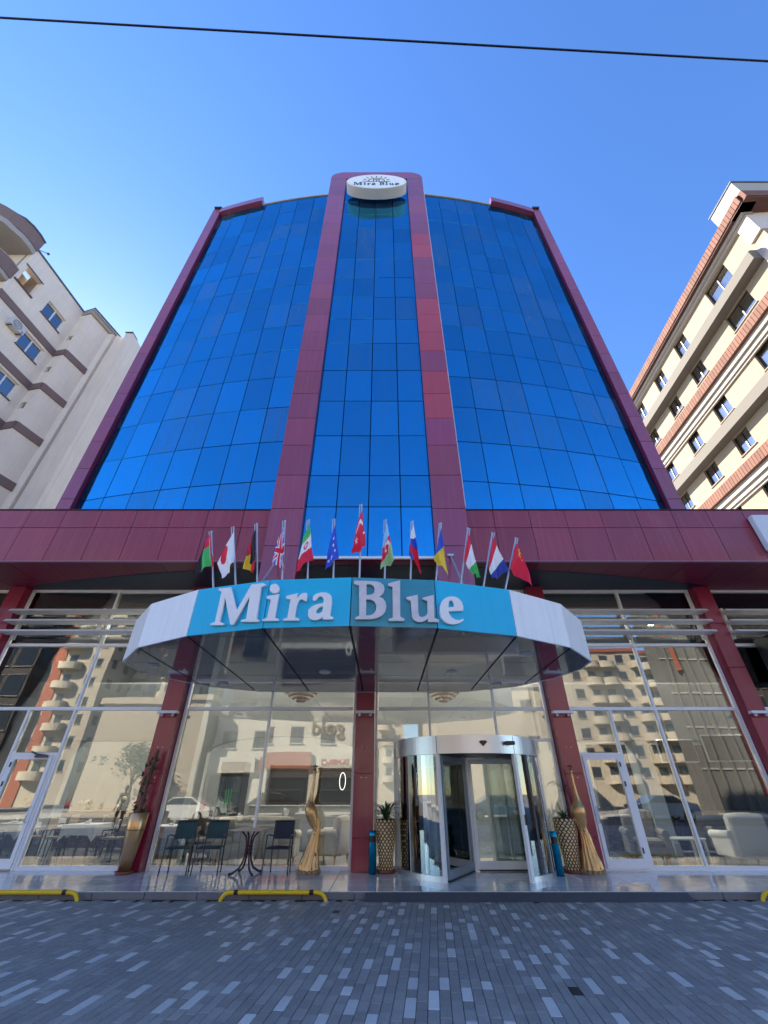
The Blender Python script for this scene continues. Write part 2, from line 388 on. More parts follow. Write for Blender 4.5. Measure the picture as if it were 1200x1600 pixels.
# strip of grey slabs at the terrace foot
g = MB(); g.box(-120, 120, 9.62, 12.6, -.3, .0); tb = struct('terrace', g, mat('terrace_bed', (.06, .06, .065), .8))
kerb = mat('kerb_stone', (.15, .145, .145), .6, var=.1, noise=.15, nscale=8)
for k in range(-16, 17): piece('kerb_stone', boxmesh('kerb_stone', .89, .07, .092, kerb), tb, (k * .9 - .05, 9.60, .0))
g = MB()
tile = MB(); tile.bev(-.3965, .3965, 0, .586, 0, .098, .003); tm = tile.mesh('marble_tile', MARBLE)
for r in range(4):
    for k in range(-15, 15): piece('marble_tile', tm, tb, (k * .80 + .25, 9.67 + r * .59, .002))
g = MB(); g.prism([(9.60, .10), (9.42, .004), (9.60, .004)], -.32, 5.2, ax='x'); solo('entrance_ramp', g, mat('dark_ramp_rubber', (.075, .075, .08), .7, noise=.2, nscale=10), 'low dark grey ramp leading up to the terrace in front of the revolving door', 'ramp')

# ------------------------------------------------------------------ HOTEL
CX = -.45
hotel = thing('hotel', 'tall hotel with curved blue mirror-glass front, maroon cladding piers and a glazed ground floor', 'hotel', (CX, 12, 0))
Z0 = PZ
FY = 10.07      # fascia plane
GB = Z0 + 31.36 # top of the glazing
def wingy(dx): return 10.30 + .0130 * (dx * dx - 7.0)
# solid core behind the glass
g = MB()
pts = [(CX + s, wingy(s) + .16) for s in [-10.1 + 1.01 * i for i in range(21)]]
pts += [(CX + 10.2, 17), (CX - 10.2, 17)]
g.prism(pts, Z0 + 6.6, GB + .05)
g.box(CX - 2.6, CX + 2.6, 10.22, 12.5, Z0 + 6.62, Z0 + 32.6)
cw = part('curtain_wall', g, BJOINT, hotel, world=True)
g = MB(); g.box(-22, 22, FY + .12, 17, Z0 + 6.72, Z0 + 8.2); part('podium_roof', g, JOINT, hotel, world=True)
g = MB(); g.box(-22, 22, 19.2, 19.4, 0, Z0 + 6.7); part('rear_wall', g, mat('grey_rear_wall', (.36, .36, .35), .8), hotel, world=True)
g = MB(); g.box(-22.2, -22, 12, 19.4, 0, Z0 + 6.7); g.box(22, 22.2, 12, 19.4, 0, Z0 + 6.7); part('end_wall', g, JOINT, hotel, world=True)
# curtain wall panes
rows = [Z0 + 8.30, Z0 + 9.52] + [Z0 + 9.52 + 1.68 * i for i in range(1, 14)]
def pane(w, h):
    k = ('pane', round(w, 3), round(h, 3))
    if k not in _cache:
        m = MB(); m.bev(-w / 2, w / 2, 0, .03, 0, h, .004); _cache[k] = m.mesh('window_pane', BLUE)
    return _cache[k]
edges = [2.72 + (9.80 - 2.72) * i / 7 for i in range(8)]
edges[0] = 2.66
for sgn in (-1, 1):
    for j in range(7):
        a, b = edges[j], edges[j + 1]
        ya, yb = wingy(a), wingy(b)
        w = math.hypot(b - a, yb - ya) - .024
        ang = math.atan2(yb - ya, b - a) * sgn
        for r in range(len(rows) - 1):
            h = rows[r + 1] - rows[r] - .024
            piece('window_pane', pane(w, h), cw, (CX + sgn * (a + b) / 2, (ya + yb) / 2, rows[r] + .012),
                  (rng.uniform(-.0030, .0030), 0, ang + rng.uniform(-.0035, .0035)))
crow = [Z0 + 6.70, Z0 + 8.35] + rows[1:] + [Z0 + 32.15]
for j in range(4):
    for r in range(len(crow) - 1):
        h = crow[r + 1] - crow[r] - .024
        piece('window_pane', pane(.914, h), cw, (CX + (-1.5 + j) * .94, 10.06, crow[r] + .012), (rng.uniform(-.003, .003), 0, rng.uniform(-.003, .003)))
# cladding: inner piers, rounded head
def pier(x0, x1, yf, yb, z0, z1, ph_=1.22, redder=()):
    g = MB(); g.box(x0 + .012, x1 - .012, yf + .03, yb, z0, z1)
    p = part('pier', g, SOFFM, hotel, world=True)
    z = z0; n = 0
    while z < z1 - .05:
        h = min(ph_, z1 - z)
        piece('cladding_panel', boxmesh('cladding_panel', x1 - x0 - .004, .03, h - .012, MAROON2 if n in redder else MAROON), p, ((x0 + x1) / 2, yf, z + .006))
        z += ph_; n += 1
    return p
pier(CX - 2.78, CX - 1.84, 9.86, 10.5, Z0 + 4.5, Z0 + 32.56)
pier(CX + 1.84, CX + 2.78, 9.86, 10.5, Z0 + 4.5, Z0 + 32.56, redder=(6, 7, 9, 10, 11, 15, 16))
pts = [(CX - 2.78, Z0 + 32.57)]
for i in range(7): a = math.pi - i * math.pi / 12; pts.append((CX - 2.78 + .85 + .85 * math.cos(a), Z0 + 32.75 + .85 * math.sin(a)))
for i in range(7): a = math.pi / 2 - i * math.pi / 12; pts.append((CX + 2.78 - .85 + .85 * math.cos(a), Z0 + 32.75 + .85 * math.sin(a)))
pts.append((CX + 2.78, Z0 + 32.57))
g = MB(); g.prism(pts[::-1], 9.86, 12.6, ax='y'); part('rounded_head', g, MAROON, hotel, world=True)
g = MB(); g.box(CX - 2.815, CX - 2.785, 10.0, 10.1, Z0 + 8.3, Z0 + 31.5); g.box(CX + 2.785, CX + 2.83, 10.0, 10.1, Z0 + 8.3, Z0 + 31.5); part('edge_trim', g, ALU, hotel, world=True)
# outer piers and shoulder bands
for sgn in (-1, 1):
    xa, xb = CX + sgn * 9.81, CX + sgn * 10.28
    x0, x1 = min(xa, xb), max(xa, xb); yf = wingy(9.9) - .22
    p = pier(x0, x1, yf, 12.5, Z0 + 8.2, Z0 + 31.95, 1.30)
    # band on top following the curve over the two and a half outer panes
    a0 = 7.0
    N = 5; fr = []; 
    for i in range(N + 1):
        d = a0 + (9.81 - a0) * i / N; fr.append((CX + sgn * d, wingy(d) - .26))
    poly = fr + [(x, y + .75) for x, y in fr[::-1]]
    if sgn < 0: poly = poly[::-1]
    g = MB(); g.prism(poly, GB + .05, GB + .60); part('shoulder_band', g, MAROON, hotel, world=True)
    g = MB()
    for i in range(7):
        a, b = 2.8 + (a0 - 2.8) * i / 7, 2.8 + (a0 - 2.8) * (i + 1) / 7
        q = [(CX + sgn * a, wingy(a) - .05), (CX + sgn * b, wingy(b) - .05), (CX + sgn * b, wingy(b) + .3), (CX + sgn * a, wingy(a) + .3)]
        g.prism(q if sgn > 0 else q[::-1], GB + .02, GB + .14)
    part('roof_coping', g, mat('stone_coping', (.34, .33, .31), .7), hotel, world=True)
# podium fascia: two rows of panels, soffit, lip
g = MB(); g.box(-22, CX - 2.79, FY + .03, FY + .13, Z0 + 6.6, Z0 + 8.24); g.box(CX + 2.79, 22, FY + .03, FY + .13, Z0 + 6.6, Z0 + 8.24)
fas = part('fascia', g, JOINT, hotel, world=True)
for k in range(-19, 20):
    x = CX + k * 1.03
    if abs(k) < 3: continue
    w = 1.018; xx = x
    if abs(k) == 3: w = .80; xx = x + (.105 if k > 0 else -.105)
    piece('cladding_panel', boxmesh('cladding_panel', w, .03, 1.03, MAROONF), fas, (xx, FY, Z0 + 6.605))
    piece('cladding_panel', boxmesh('cladding_panel', w, .03, .585, MAROONF), fas, (xx, FY, Z0 + 7.647))
g = MB()
for a, b in ((-22, CX - 2.79), (CX + 2.79, 22)): g.box(a, b, FY - .02, FY + .06, Z0 + 6.565, Z0 + 6.60); g.box(a, b, FY - .02, FY + .1, Z0 + 8.24, Z0 + 8.27, 1)
part('fascia_lip', g, [mat('maroon_trim', (.30, .12, .17), .35), JOINT], hotel, world=True)
g = MB(); g.box(CX - 1.83, CX + 1.83, 9.98, 10.05, Z0 + 6.62, Z0 + 6.69); part('glazing_sill', g, ALU, hotel, world=True)
g = MB(); g.box(-22, 22, FY + .02, 12.5, Z0 + 6.64, Z0 + 6.70); sof = part('soffit', g, JOINT, hotel, world=True)
for k in range(-19, 20):
    for (ya, yb) in ((FY + .03, 11.3), (11.312, 12.4)):
        sm = _cache.setdefault(('sf', ya), MB().box(-.508, .508, 0, yb - ya, 0, .03).mesh('soffit_panel', SOFFM))
        piece('soffit_panel', sm, sof, (CX + k * 1.03, ya, Z0 + 6.612))
# free columns
COLX = [-16.05, -11.02, -5.99 + .5, -.48, 4.53, 9.56, 14.6]
brk = mat('bracket_aluminium', (.7, .7, .71), .35)
for i, x in enumerate(COLX):
    g = MB(); g.box(x - .235, x + .235, 11.77, 12.30, Z0, Z0 + 6.6)
    c = part('column', g, MAROONC, hotel, world=True)
    zs = [0, .58, 1.80, 3.02, 4.24, 5.46, 6.60]
    for a, b in zip(zs[:-1], zs[1:]):
        piece('cladding_panel', boxmesh('cladding_panel', .47, .03, b - a - .014, MAROONC), c, (x, 11.74, Z0 + a + .007))
    g = MB(); g.box(x - .25, x + .25, 11.60, 11.74, Z0 + 3.09, Z0 + 3.15)
    for q in (-.14, .14): g.tube([(x + q, 11.68, Z0 + 3.09), (x + q, 11.66, Z0 + 3.03)], .03, 8)
    part('column_lamp', g, brk, c, world=True)
    g = MB()
    for q in (-.06, .06):
        g.ball((x + q, 11.735, Z0 + 1.72), .014, 8)
        g.ball((x + q, 11.735, Z0 + 2.35), .012, 8)
    part('screw_cap', g, ALU, c, world=True)
# shopfronts
GY = 12.05
def frame_bars(g, x0, x1, z0, z1, y0, y1): g.box(x0, x1, y0, y1, Z0 + z0, Z0 + z1)
def glazing(parent, x0, x1, z0, z1):
    w, h = x1 - x0, z1 - z0
    k = ('sg', round(w, 3), round(h, 3))
    if k not in _cache: _cache[k] = MB().box(-w / 2, w / 2, 0, .012, 0, h).mesh('glass_pane', GLASS)
    piece('glass_pane', _cache[k], parent, ((x0 + x1) / 2, GY, Z0 + z0), (rng.uniform(-.004, .004), 0, rng.uniform(-.005, .005)))
def bay(xa, xb, full, low, skip=(), mid=None):
    """one glazed bay between two columns; full: mullions from floor to soffit, low: mullions under the first transom"""
    g = MB(); t = .028
    for x in [xa + .03, xb - .03] + list(full): frame_bars(g, x - t, x + t, 0, 6.6, GY - .05, GY + .07)
    for z in (0.04, 3.26, 4.92, 6.56):
        xs = [xa + .06] + sorted(full) + [xb - .06]
        for a, b in zip(xs[:-1], xs[1:]):
            if z < 1 and any(s[0] < (a + b) / 2 < s[1] for s in skip): continue
            frame_bars(g, a + t, b - t, z - .04, z + .035, GY - .046, GY + .066)
    f = part('shopfront', g, ALU, hotel, world=True)
    xs = [xa + .06] + sorted(full) + [xb - .06]
    for a, b in zip(xs[:-1], xs[1:]):
        for z0, z1 in ((3.295, 4.88), (4.955, 6.52)): glazing(f, a + t, b - t, z0, z1)
    return f
def bars(f, L):
    g = MB()
    for x0, x1, z0, z1 in L: frame_bars(g, x0, x1, z0, z1, GY - .048, GY + .068)
    return part('mullion', g, ALU, f, world=True)
def door(x0, x1, ztop, hinge_left, label=None):
    g = MB(); y0, y1 = GY - .075, GY - .01; w = .085
    frame_bars(g, x0, x0 + w, .03, ztop, y0, y1); frame_bars(g, x1 - w, x1, .03, ztop, y0, y1)
    frame_bars(g, x0 + w, x1 - w, ztop - w, ztop, y0 + .002, y1); frame_bars(g, x0 + w, x1 - w, .03, .20, y0 + .002, y1)
    # outer casing
    frame_bars(g, x0 - .06, x0 - .006, 0, ztop + .06, GY - .05, GY + .07); frame_bars(g, x1 + .006, x1 + .06, 0, ztop + .06, GY - .05, GY + .07); frame_bars(g, x0 - .006, x1 + .006, ztop + .006, ztop + .06, GY - .048, GY + .068)
    d = part('door', g, ALU, hotel, label, world=True)
    m = MB(); m.box(x0 + w, x1 - w, GY - .045, GY - .035, Z0 + .2, Z0 + ztop - w); part('door_glass', m, DGLASS, d, world=True)
    hx = x1 - .05 if hinge_left else x0 + .05
    m = MB(); m.tube([(hx, y0, Z0 + 1.15), (hx, y0 - .06, Z0 + 1.15), (hx, y0 - .06, Z0 + .85), (hx, y0, Z0 + .85)], .012, 8); part('handle', m, SILVER, d, world=True)
    hx = x0 + .04 if hinge_left else x1 - .04
    m = MB()
    for z in (.35, 1.6, 2.0): m.tube([(hx, y0 - .012, Z0 + z - .05), (hx, y0 - .012, Z0 + z + .05)], .018, 8)
    part('hinge', m, GREY_D, d, world=True)
    return d
# bay far left, left, lounge, entrance, right, far right
f = bay(-15.8, -11.27, [-13.5], []); [glazing(f, a, b, .08, 3.22) for a, b in ((-15.74, -13.53), (-13.47, -11.33))]
f = bay(-10.77, -5.74, [-8.10], [], skip=[(-10.7, -8.15)])
bars(f, [(-9.33, -9.27, 2.26, 3.22), (-9.33, -9.27, 0, 2.255), (-10.71, -9.33, 0, .08)])
glazing(f, -10.71, -9.33, .08, 3.22); glazing(f, -9.27, -8.13, 2.27, 3.22); glazing(f, -8.07, -5.80, .08, 3.22)
dl = door(-9.20, -8.20, 2.19, True)
g = MB(); g.tube([(-8.75, 11.95, Z0 + 2.27), (-8.55, 11.88, Z0 + 2.21), (-8.32, 11.95, Z0 + 2.18)], .02, 8); g.box(-8.6, -8.3, 11.9, 11.97, Z0 + 2.14, Z0 + 2.19); part('door_closer', g, GREY_D, dl, world=True)
f = bay(-5.24, -.73, [-2.98], []); glazing(f, -5.18, -3.01, .08, 3.22); glazing(f, -2.95, -.79, .08, 3.22)
f = bay(-.23, 4.28, [1.18, 2.89], [], skip=[(-.3, 4.3)])
bars(f, [(-.17, 4.22, 2.50, 2.56), (.24, .31, .0, 2.49), (3.74, 3.81, .0, 2.49), (-.17, .24, 0, .08), (3.81, 4.22, 0, .08)])
for a, b in ((-.17, 1.15), (1.21, 2.86), (2.92, 4.22)): glazing(f, a, b, 2.56, 3.22)
glazing(f, -.17, .24, .08, 2.5); glazing(f, 3.81, 4.22, .08, 2.5)
f = bay(4.78, 9.31, [7.12], [], skip=[(4.8, 5.9)])
bars(f, [(5.89, 5.95, 0, 3.22), (4.84, 4.86, 2.26, 3.22)])
glazing(f, 4.84, 5.89, 2.27, 3.22); glazing(f, 5.95, 7.09, .08, 3.22); glazing(f, 7.15, 9.25, .08, 3.22)
door(4.91, 5.83, 2.19, False)
f = bay(9.81, 14.35, [12.0], []); [glazing(f, a, b, .08, 3.22) for a, b in ((9.87, 11.97), (12.03, 14.29))]
# aluminium sun louvres
for a, b in ((-15.8, -11.29), (-10.75, -5.76), (-5.22, -.75), (-.21, 4.26), (4.80, 9.29), (9.83, 14.33)):
    for z in (5.20, 5.50, 5.80):
        g = MB(); g.prism([(11.50, Z0 + z - .05), (11.56, Z0 + z + .02), (11.86, Z0 + z + .02), (11.86, Z0 + z - .05)], a, b, ax='x'); part('louvre', g, LOUV, hotel, world=True)
    g = MB()
    for x in (a + .15, (a + b) / 2, b - .15): g.box(x - .03, x + .03, 11.862, 11.99, Z0 + 5.05, Z0 + 5.95)
    part('louvre_bracket', g, LOUV, hotel, world=True)
# roof spotlights at the shoulders
for sgn in (-1, 1):
    x = CX + sgn * 10.0
    g = MB(); g.bev(x - .24, x + .24, 11.15, 11.4, Z0 + 31.98, Z0 + 32.12, .03); g.tube([(x, 11.3, Z0 + 31.9), (x, 11.2, Z0 + 32.05)], .03, 8); part('floodlight', g, BLACK, hotel, world=True)
    x = CX + sgn * 10.33
    g = MB(); g.bev(x - .09, x + .07, 11.42, 11.60, Z0 + 30.6, Z0 + 30.82, .02); part('camera_housing', g, BLACK, hotel, world=True)

# ------------------------------------------------------------------ entrance canopy
KX = -.54
half = [(1.40, 6.58), (2.77, 6.98), (3.93, 7.66), (4.70, 8.62)]
back = [(4.76, 9.25), (4.45, 10.12), (3.80, 11.05), (2.66, 11.66), (1.35, 11.72)]
ring = [(KX, 6.47)] + [(KX + a, b) for a, b in half] + [(KX + a, b) for a, b in back] + [(KX, 11.72)] + [(KX - a, b) for a, b in back[::-1]] + [(KX - a, b) for a, b in half[::-1]]
KB, KT = Z0 + 3.60, Z0 + 4.43
can = thing('entrance_canopy', 'faceted oval entrance canopy with teal and white fascia panels and a mirror-dark underside', 'canopy', (KX, 11.7, KB))
SOFC = mat('dark_glossy_soffit', (.115, .125, .150), .05, spec=.7, coat=.35, noise=.25, nscale=1.2, bump=.04, bscale=1.5)
g = MB()
def inset(ring, d):
    n = len(ring); cx = KX; cy = 9.2; out = []
    for x, y in ring:
        L = math.hypot(x - cx, y - cy); out.append((x - (x - cx) / L * d, y - (y - cy) / L * d))
    return out
ins = inset(ring, .05)
g.prism(ins, KB + .03, KT - .06); part('canopy_body', g, JOINT, can, world=True)
# fascia panels (front arc, sides, back)
n = len(ring)
def fpanel(i, m, lab=None, name='fascia_panel'):
    a, b = ring[i % n], ring[(i + 1) % n]
    d = Vector((b[0] - a[0], b[1] - a[1])); L = d.length; d /= L; nn = Vector((-d.y, d.x))   # inward
    q = .008
    A = (a[0] + d.x * q, a[1] + d.y * q, KB); B = (b[0] - d.x * q, b[1] - d.y * q, KB)
    g = MB(); g.quadbox(A, B, (B[0], B[1], KT), (A[0], A[1], KT), (nn.x * .03, nn.y * .03, 0))
    return part(name, g, m, can, lab, world=True)
fpanel(0, TEALF, 'teal panel dulled by a loose brownish film'); fpanel(1, TEAL); fpanel(n - 1, TEAL); fpanel(n - 2, TEAL)
fpanel(2, WPANEL); fpanel(n - 3, WPANEL); fpanel(3, WPANEL); fpanel(n - 4, WPANEL)
for i in range(4, n - 4): fpanel(i, WPANEL)
# soffit: strips between seams that run to the wall, each cut across
xs = [KX + s for s in (-4.76, -3.93, -2.77, -1.40, 0, 1.40, 2.77, 3.93, 4.76)]
def clip(poly, ax, v, keep_less):
    out = []
    for i in range(len(poly)):
        p, q = poly[i], poly[(i + 1) % len(poly)]
        pi = (p[ax] <= v) if keep_less else (p[ax] >= v); qi = (q[ax] <= v) if keep_less else (q[ax] >= v)
        if pi: out.append(p)
        if pi != qi:
            t = (v - p[ax]) / (q[ax] - p[ax]); out.append((p[0] + (q[0] - p[0]) * t, p[1] + (q[1] - p[1]) * t))
    return out
ins2 = inset(ring, .012)
ys = [6, 7.05, 8.70, 9.85, 12.2]
for a, b in zip(xs[:-1], xs[1:]):
    for c, d in zip(ys[:-1], ys[1:]):
        p = clip(clip(clip(clip(ins2, 0, a + .02, False), 0, b - .02, True), 1, c + .010, False), 1, d - .010, True)
        if len(p) < 3: continue
        g = MB(); g.prism(p, KB + .004, KB + .028); part('soffit_panel', g, SOFC, can, world=True)
g = MB(); g.prism(inset(ring, .015), KT - .06, KT - .02); part('canopy_roof', g, mat('roof_felt', (.2, .2, .2), .9), can, world=True)
DL = mat('downlight', (.03, .03, .035), .3)
for (u, v) in ((349, 1068), (508, 1050), (706, 1050), (776, 1069), (822, 1022), (240, 1040)):
    p = atz(u, v, KB)
    g = MB(); g.lathe([(.02, 0), (.10, 0), (.125, .012), (.13, .03)], (p.x, p.y, KB - .022), 20); g.lathe([(.001, .002), (.10, .002)], (p.x, p.y, KB - .02), 20, m=1)
    part('downlight', g, [SILVER, DL], can, world=True)
# stays back to the piers
for s, (u0, v0), (u1, v1) in ((-1, (399, 906), (431, 877)), (1, (735, 915), (704, 868))):
    a = aty(u0, v0, 8.6); a.z = KT - .04; b = Vector((CX + s * 2.35, 9.86, Z0 + 5.95))
    a = aty(u0 - s * 6, v0 + 10, 8.0); b = aty(u1, v1, 9.84)
    g = MB(); g.tube([a, b], .028, 8); g.box(b.x - .08, b.x + .08, 9.80, 9.86, b.z - .03, b.z + .03); part('stay_rod', g, POLE, can, world=True)

# ------------------------------------------------------------------ lettering on the canopy
GL = {
 'M': ('A', [(122,182),(125,170),(234,160),(285,362),(418,132),(520,122),(545,137),(500,155),(457,437),(482,450),(480,464),(322,464),(325,452),(370,440),(402,230),(256,490),(228,490),(180,240),(130,465),(168,480),(166,494),(48,494),(52,482),(90,468),(150,195)], []),
 'i': ('A', [(552,244),(556,236),(661,219),(624,430),(657,441),(658,456),(514,456),(516,443),(556,432),(591,265),(555,258)], []),
 '.': ('A', [(622 + 42 * math.cos(a * .3491), 168 + 41 * math.sin(a * .3491)) for a in range(18)], []),
 'r': ('A', [(725,246),(729,236),(829,211),(823,262),(845,230),(872,211),(905,208),(914,220),(908,278),(893,280),(878,265),(856,263),(836,280),(820,315),(802,425),(842,437),(842,453),(697,453),(700,440),(738,430),(766,266),(728,258)], []),
 'a': ('A', [(964,268),(968,240),(988,219),(1035,205),(1078,204),(1110,216),(1130,240),(1134,290),(1118,412),(1145,425),(1143,443),(1052,443),(1054,418),(1030,438),(1000,450),(965,449),(935,435),(922,408),(926,360),(958,327),(1005,308),(1060,298),(1063,268),(1054,245),(1038,236),(1018,238),(1002,255),(992,273),(975,277)],
        [(1058,325),(1022,334),(998,356),(992,380),(1003,394),(1028,390),(1050,370)]),
 'B': ('B', [(80,120),(86,104),(190,106),(280,110),(325,120),(354,145),(364,178),(356,215),(338,237),(310,252),(346,268),(372,300),(381,345),(370,395),(340,430),(300,450),(240,463),(92,463),(95,448),(130,430),(128,145),(84,130)],
        [[(195,134),(240,138),(265,155),(275,185),(268,215),(245,235),(195,240)], [(192,276),(240,280),(272,298),(290,335),(288,375),(268,410),(235,428),(190,432)]]),
 'l': ('B', [(400,142),(402,130),(510,100),(511,440),(550,460),(548,479),(405,479),(408,463),(445,450),(441,158),(402,150)], []),
 'u': ('B', [(570,266),(574,258),(676,236),(680,400),(688,432),(706,445),(735,442),(760,425),(770,400),(768,292),(722,275),(724,264),(826,238),(831,455),(876,470),(875,489),(773,489),(772,455),(750,475),(715,490),(675,488),(642,472),(624,440),(612,290),(574,276)], []),
 'e': ('B', [(966,388),(1102,384),(1103,345),(1090,305),(1060,270),(1020,253),(975,253),(935,268),(905,298),(888,345),(886,400),(896,445),(922,482),(965,507),(1020,512),(1070,500),(1104,477),(1104,461),(1070,474),(1030,470),(995,448),(974,420)],
        [(964,356),(1020,350),(1018,320),(1006,296),(988,285),(970,300),(964,325)]),
}
def glyph_px(k):
    src, out, holes = GL[k]
    f_ = (lambda p: (320 + p[0] / 5.714, 890 + p[1] / 5.714)) if src == 'A' else (lambda p: (540 + p[0] / 6, 890 + p[1] / 6))
    if holes and not isinstance(holes[0], list): holes = [holes]
    return [f_(p) for p in out], [[f_(p) for p in h] for h in holes]
def letter_mesh(name, outs, mats, depth, bevel, res=2):
    """outs: closed outlines in a local x (right) / y (up) plane; filled and extruded towards +z"""
    cu = bpy.data.curves.new(name, 'CURVE'); cu.dimensions = '2D'; cu.fill_mode = 'BOTH'; cu.extrude = depth / 2; cu.bevel_depth = bevel; cu.bevel_resolution = 0
    for o in outs:
        sp = cu.splines.new('POLY'); sp.points.add(len(o) - 1); sp.use_cyclic_u = True
        for i, p in enumerate(o): sp.points[i].co = (p[0], p[1], 0, 1)
    ob = bpy.data.objects.new(name + '_tmp', cu); COL.objects.link(ob); dg = bpy.context.evaluated_depsgraph_get()
    me = bpy.data.meshes.new_from_object(ob.evaluated_get(dg)); bpy.data.objects.remove(ob); me.name = name
    me.materials.clear(); me.materials.append(mats); return me
def facet(i):
    """plane of canopy fascia facet i: origin, unit x (to the viewer's right), outward normal"""
    a, b = ring[i % n], ring[(i + 1) % n]
    return a, b
SIGN = thing('sign_lettering', 'large raised white serif letters reading Mira Blue across the teal canopy fascia', 'sign lettering', (KX, 6.45, KB + .1))
GLN = {}
facets = {'M': (n - 2), 'i': (n - 1), '.': (n - 1), 'r': (n - 1), 'a': (n - 1), 'B': 0, 'l': 0, 'u': 0, 'e': 1}
for k, fi in facets.items():
    a, b = facet(fi); d = Vector((b[0] - a[0], b[1] - a[1], 0)).normalized(); nn = Vector((d.y, -d.x, 0))  # outward (towards -y)
    if nn.y > 0: nn = -nn
    A = Vector((a[0], a[1], KB)) + nn * .06
    def topl(px):
        r = Vector(ray(*px)); o = Vector((0, 0, CZ)); t = (A - o).dot(nn) / r.dot(nn); q = o + r * t - A
        return (q.dot(d), q.z)
    out, holes = glyph_px(k)
    L = [[topl(p) for p in c] for c in [out] + holes]
    GLN[k] = (L, fi)
M_letter = {}
for k, (L, fi) in GLN.items():
    if k == '.': continue
    LL = L + (GLN['.'][0] if k == 'i' else [])
    me = letter_mesh('letter', LL, LETTERF if k in 'Blu' else LETTER, .05, .003)
    a, b = facet(fi); d = Vector((b[0] - a[0], b[1] - a[1], 0)).normalized(); nn = Vector((d.y, -d.x, 0))
    if nn.y > 0: nn = -nn
    mtx = Matrix((( d.x, 0, nn.x, 0), (d.y, 0, nn.y, 0), (0, 1, 0, 0), (0, 0, 0, 1)))
    A = Vector((a[0], a[1], KB)) + nn * .033
    me.transform(Matrix.Translation(A - ORG[SIGN.name]) @ mtx)
    o = link('letter', me, SIGN)
    if k in 'Blu': o['label'] = 'letter still wrapped in wrinkled clear film'

# ------------------------------------------------------------------ roof sign: oval light box
RS = thing('roof_sign', 'oval white light box with sun emblem and hotel name at the top of the tower', 'sign', (CX + .1, 9.3, Z0 + 32.2))
RX, RZ = CX + .02, Z0 + 30.42
g = MB()
ov = [(RX + 1.72 * math.cos(2 * math.pi * i / 48), RZ + 1.02 * math.sin(2 * math.pi * i / 48)) for i in range(48)]
g.prism(ov, 9.32, 9.84, ax='y'); part('sign_case', g, mat('pale_sign_case', (.62, .61, .58), .45, streak=.15), RS, world=True)
ov2 = [(RX + 1.68 * math.cos(2 * math.pi * i / 48), RZ + .98 * math.sin(2 * math.pi * i / 48)) for i in range(48)]
g = MB(); g.prism(ov2, 9.30, 9.318, ax='y'); part('sign_face', g, mat('white_sign_face', (.82, .83, .86), .4), RS, world=True)
INK = mat('dark_teal_print', (.01, .10, .15), .5); INKG = mat('gold_print', (.30, .22, .10), .5)
def ink(segs, m):
    g = MB()
    for (x0, z0), (x1, z1), w in segs:
        dx, dz = x1 - x0, z1 - z0; L = math.hypot(dx, dz); px, pz = -dz / L * w / 2, dx / L * w / 2
        g.prism([(x0 + px, z0 + pz), (x0 - px, z0 - pz), (x1 - px, z1 - pz), (x1 + px, z1 + pz)], 9.285, 9.299, ax='y')
        part('emblem', g, m, RS, world=True); g = MB()
cz_ = RZ - .02; S = []
for i in range(9):
    a = math.pi * i / 8
    if 0 < i < 8 or True: S.append(((RX + .62 * math.cos(a), cz_ + .62 * math.sin(a) * .95), (RX + .80 * math.cos(a), cz_ + .80 * math.sin(a) * .95), .045))
ink(S, INK)
S = []
for i in range(12):
    a, b = math.pi * i / 12, math.pi * (i + 1) / 12
    S.append(((RX + .46 * math.cos(a), cz_ + .46 * math.sin(a)), (RX + .46 * math.cos(b), cz_ + .46 * math.sin(b)), .07))
ink(S, INKG)
ink([((RX - .62, cz_ - .06), (RX + .62, cz_ - .06), .04), ((RX - .17, cz_), (RX - .17, cz_ + .22), .05), ((RX, cz_), (RX, cz_ + .27), .05), ((RX + .15, cz_), (RX + .15, cz_ + .22), .05), ((RX - .2, cz_ + .25), (RX + .2, cz_ + .27), .05)], INK)
# the name again, small, built from the same letter outlines
xcur = -1.30
SC_ = .40
ordr = [('M', 0), ('i', 0), ('r', 0), ('a', 0), ('B', .12), ('l', 0), ('u', 0), ('e', 0)]
for k, gap in ordr:
    L = GLN[k][0] + (GLN['.'][0] if k == 'i' else [])
    x0 = min(p[0] for p in L[0]); z0 = min(p[1] for p in GLN[k][0][0]); w = max(p[0] for p in L[0]) - x0
    hM = .62
    if k in ('e', 'B', 'M', 'i', 'r', 'a', 'l', 'u'):
        LL = [[((p[0] - x0) * .56, (p[1] - z0) * .62) for p in c] for c in L]
    me = letter_mesh('name_letter', LL, INK, .012, 0)
    xcur += gap * 1.2
    me.transform(Matrix.Translation(Vector((RX + xcur, 9.292, RZ - .58)) - ORG[RS.name]) @ Matrix(((1, 0, 0, 0), (0, 0, -1, 0), (0, 1, 0, 0), (0, 0, 0, 1))))
    link('name_letter', me, RS)
    xcur += w * .56 + .055
g = MB(); g.box(RX - .9, RX - .82, 9.84, 9.98, RZ - .3, RZ + .3); g.box(RX + .82, RX + .9, 9.84, 9.98, RZ - .3, RZ + .3); part('sign_bracket', g, POLE, RS, world=True)

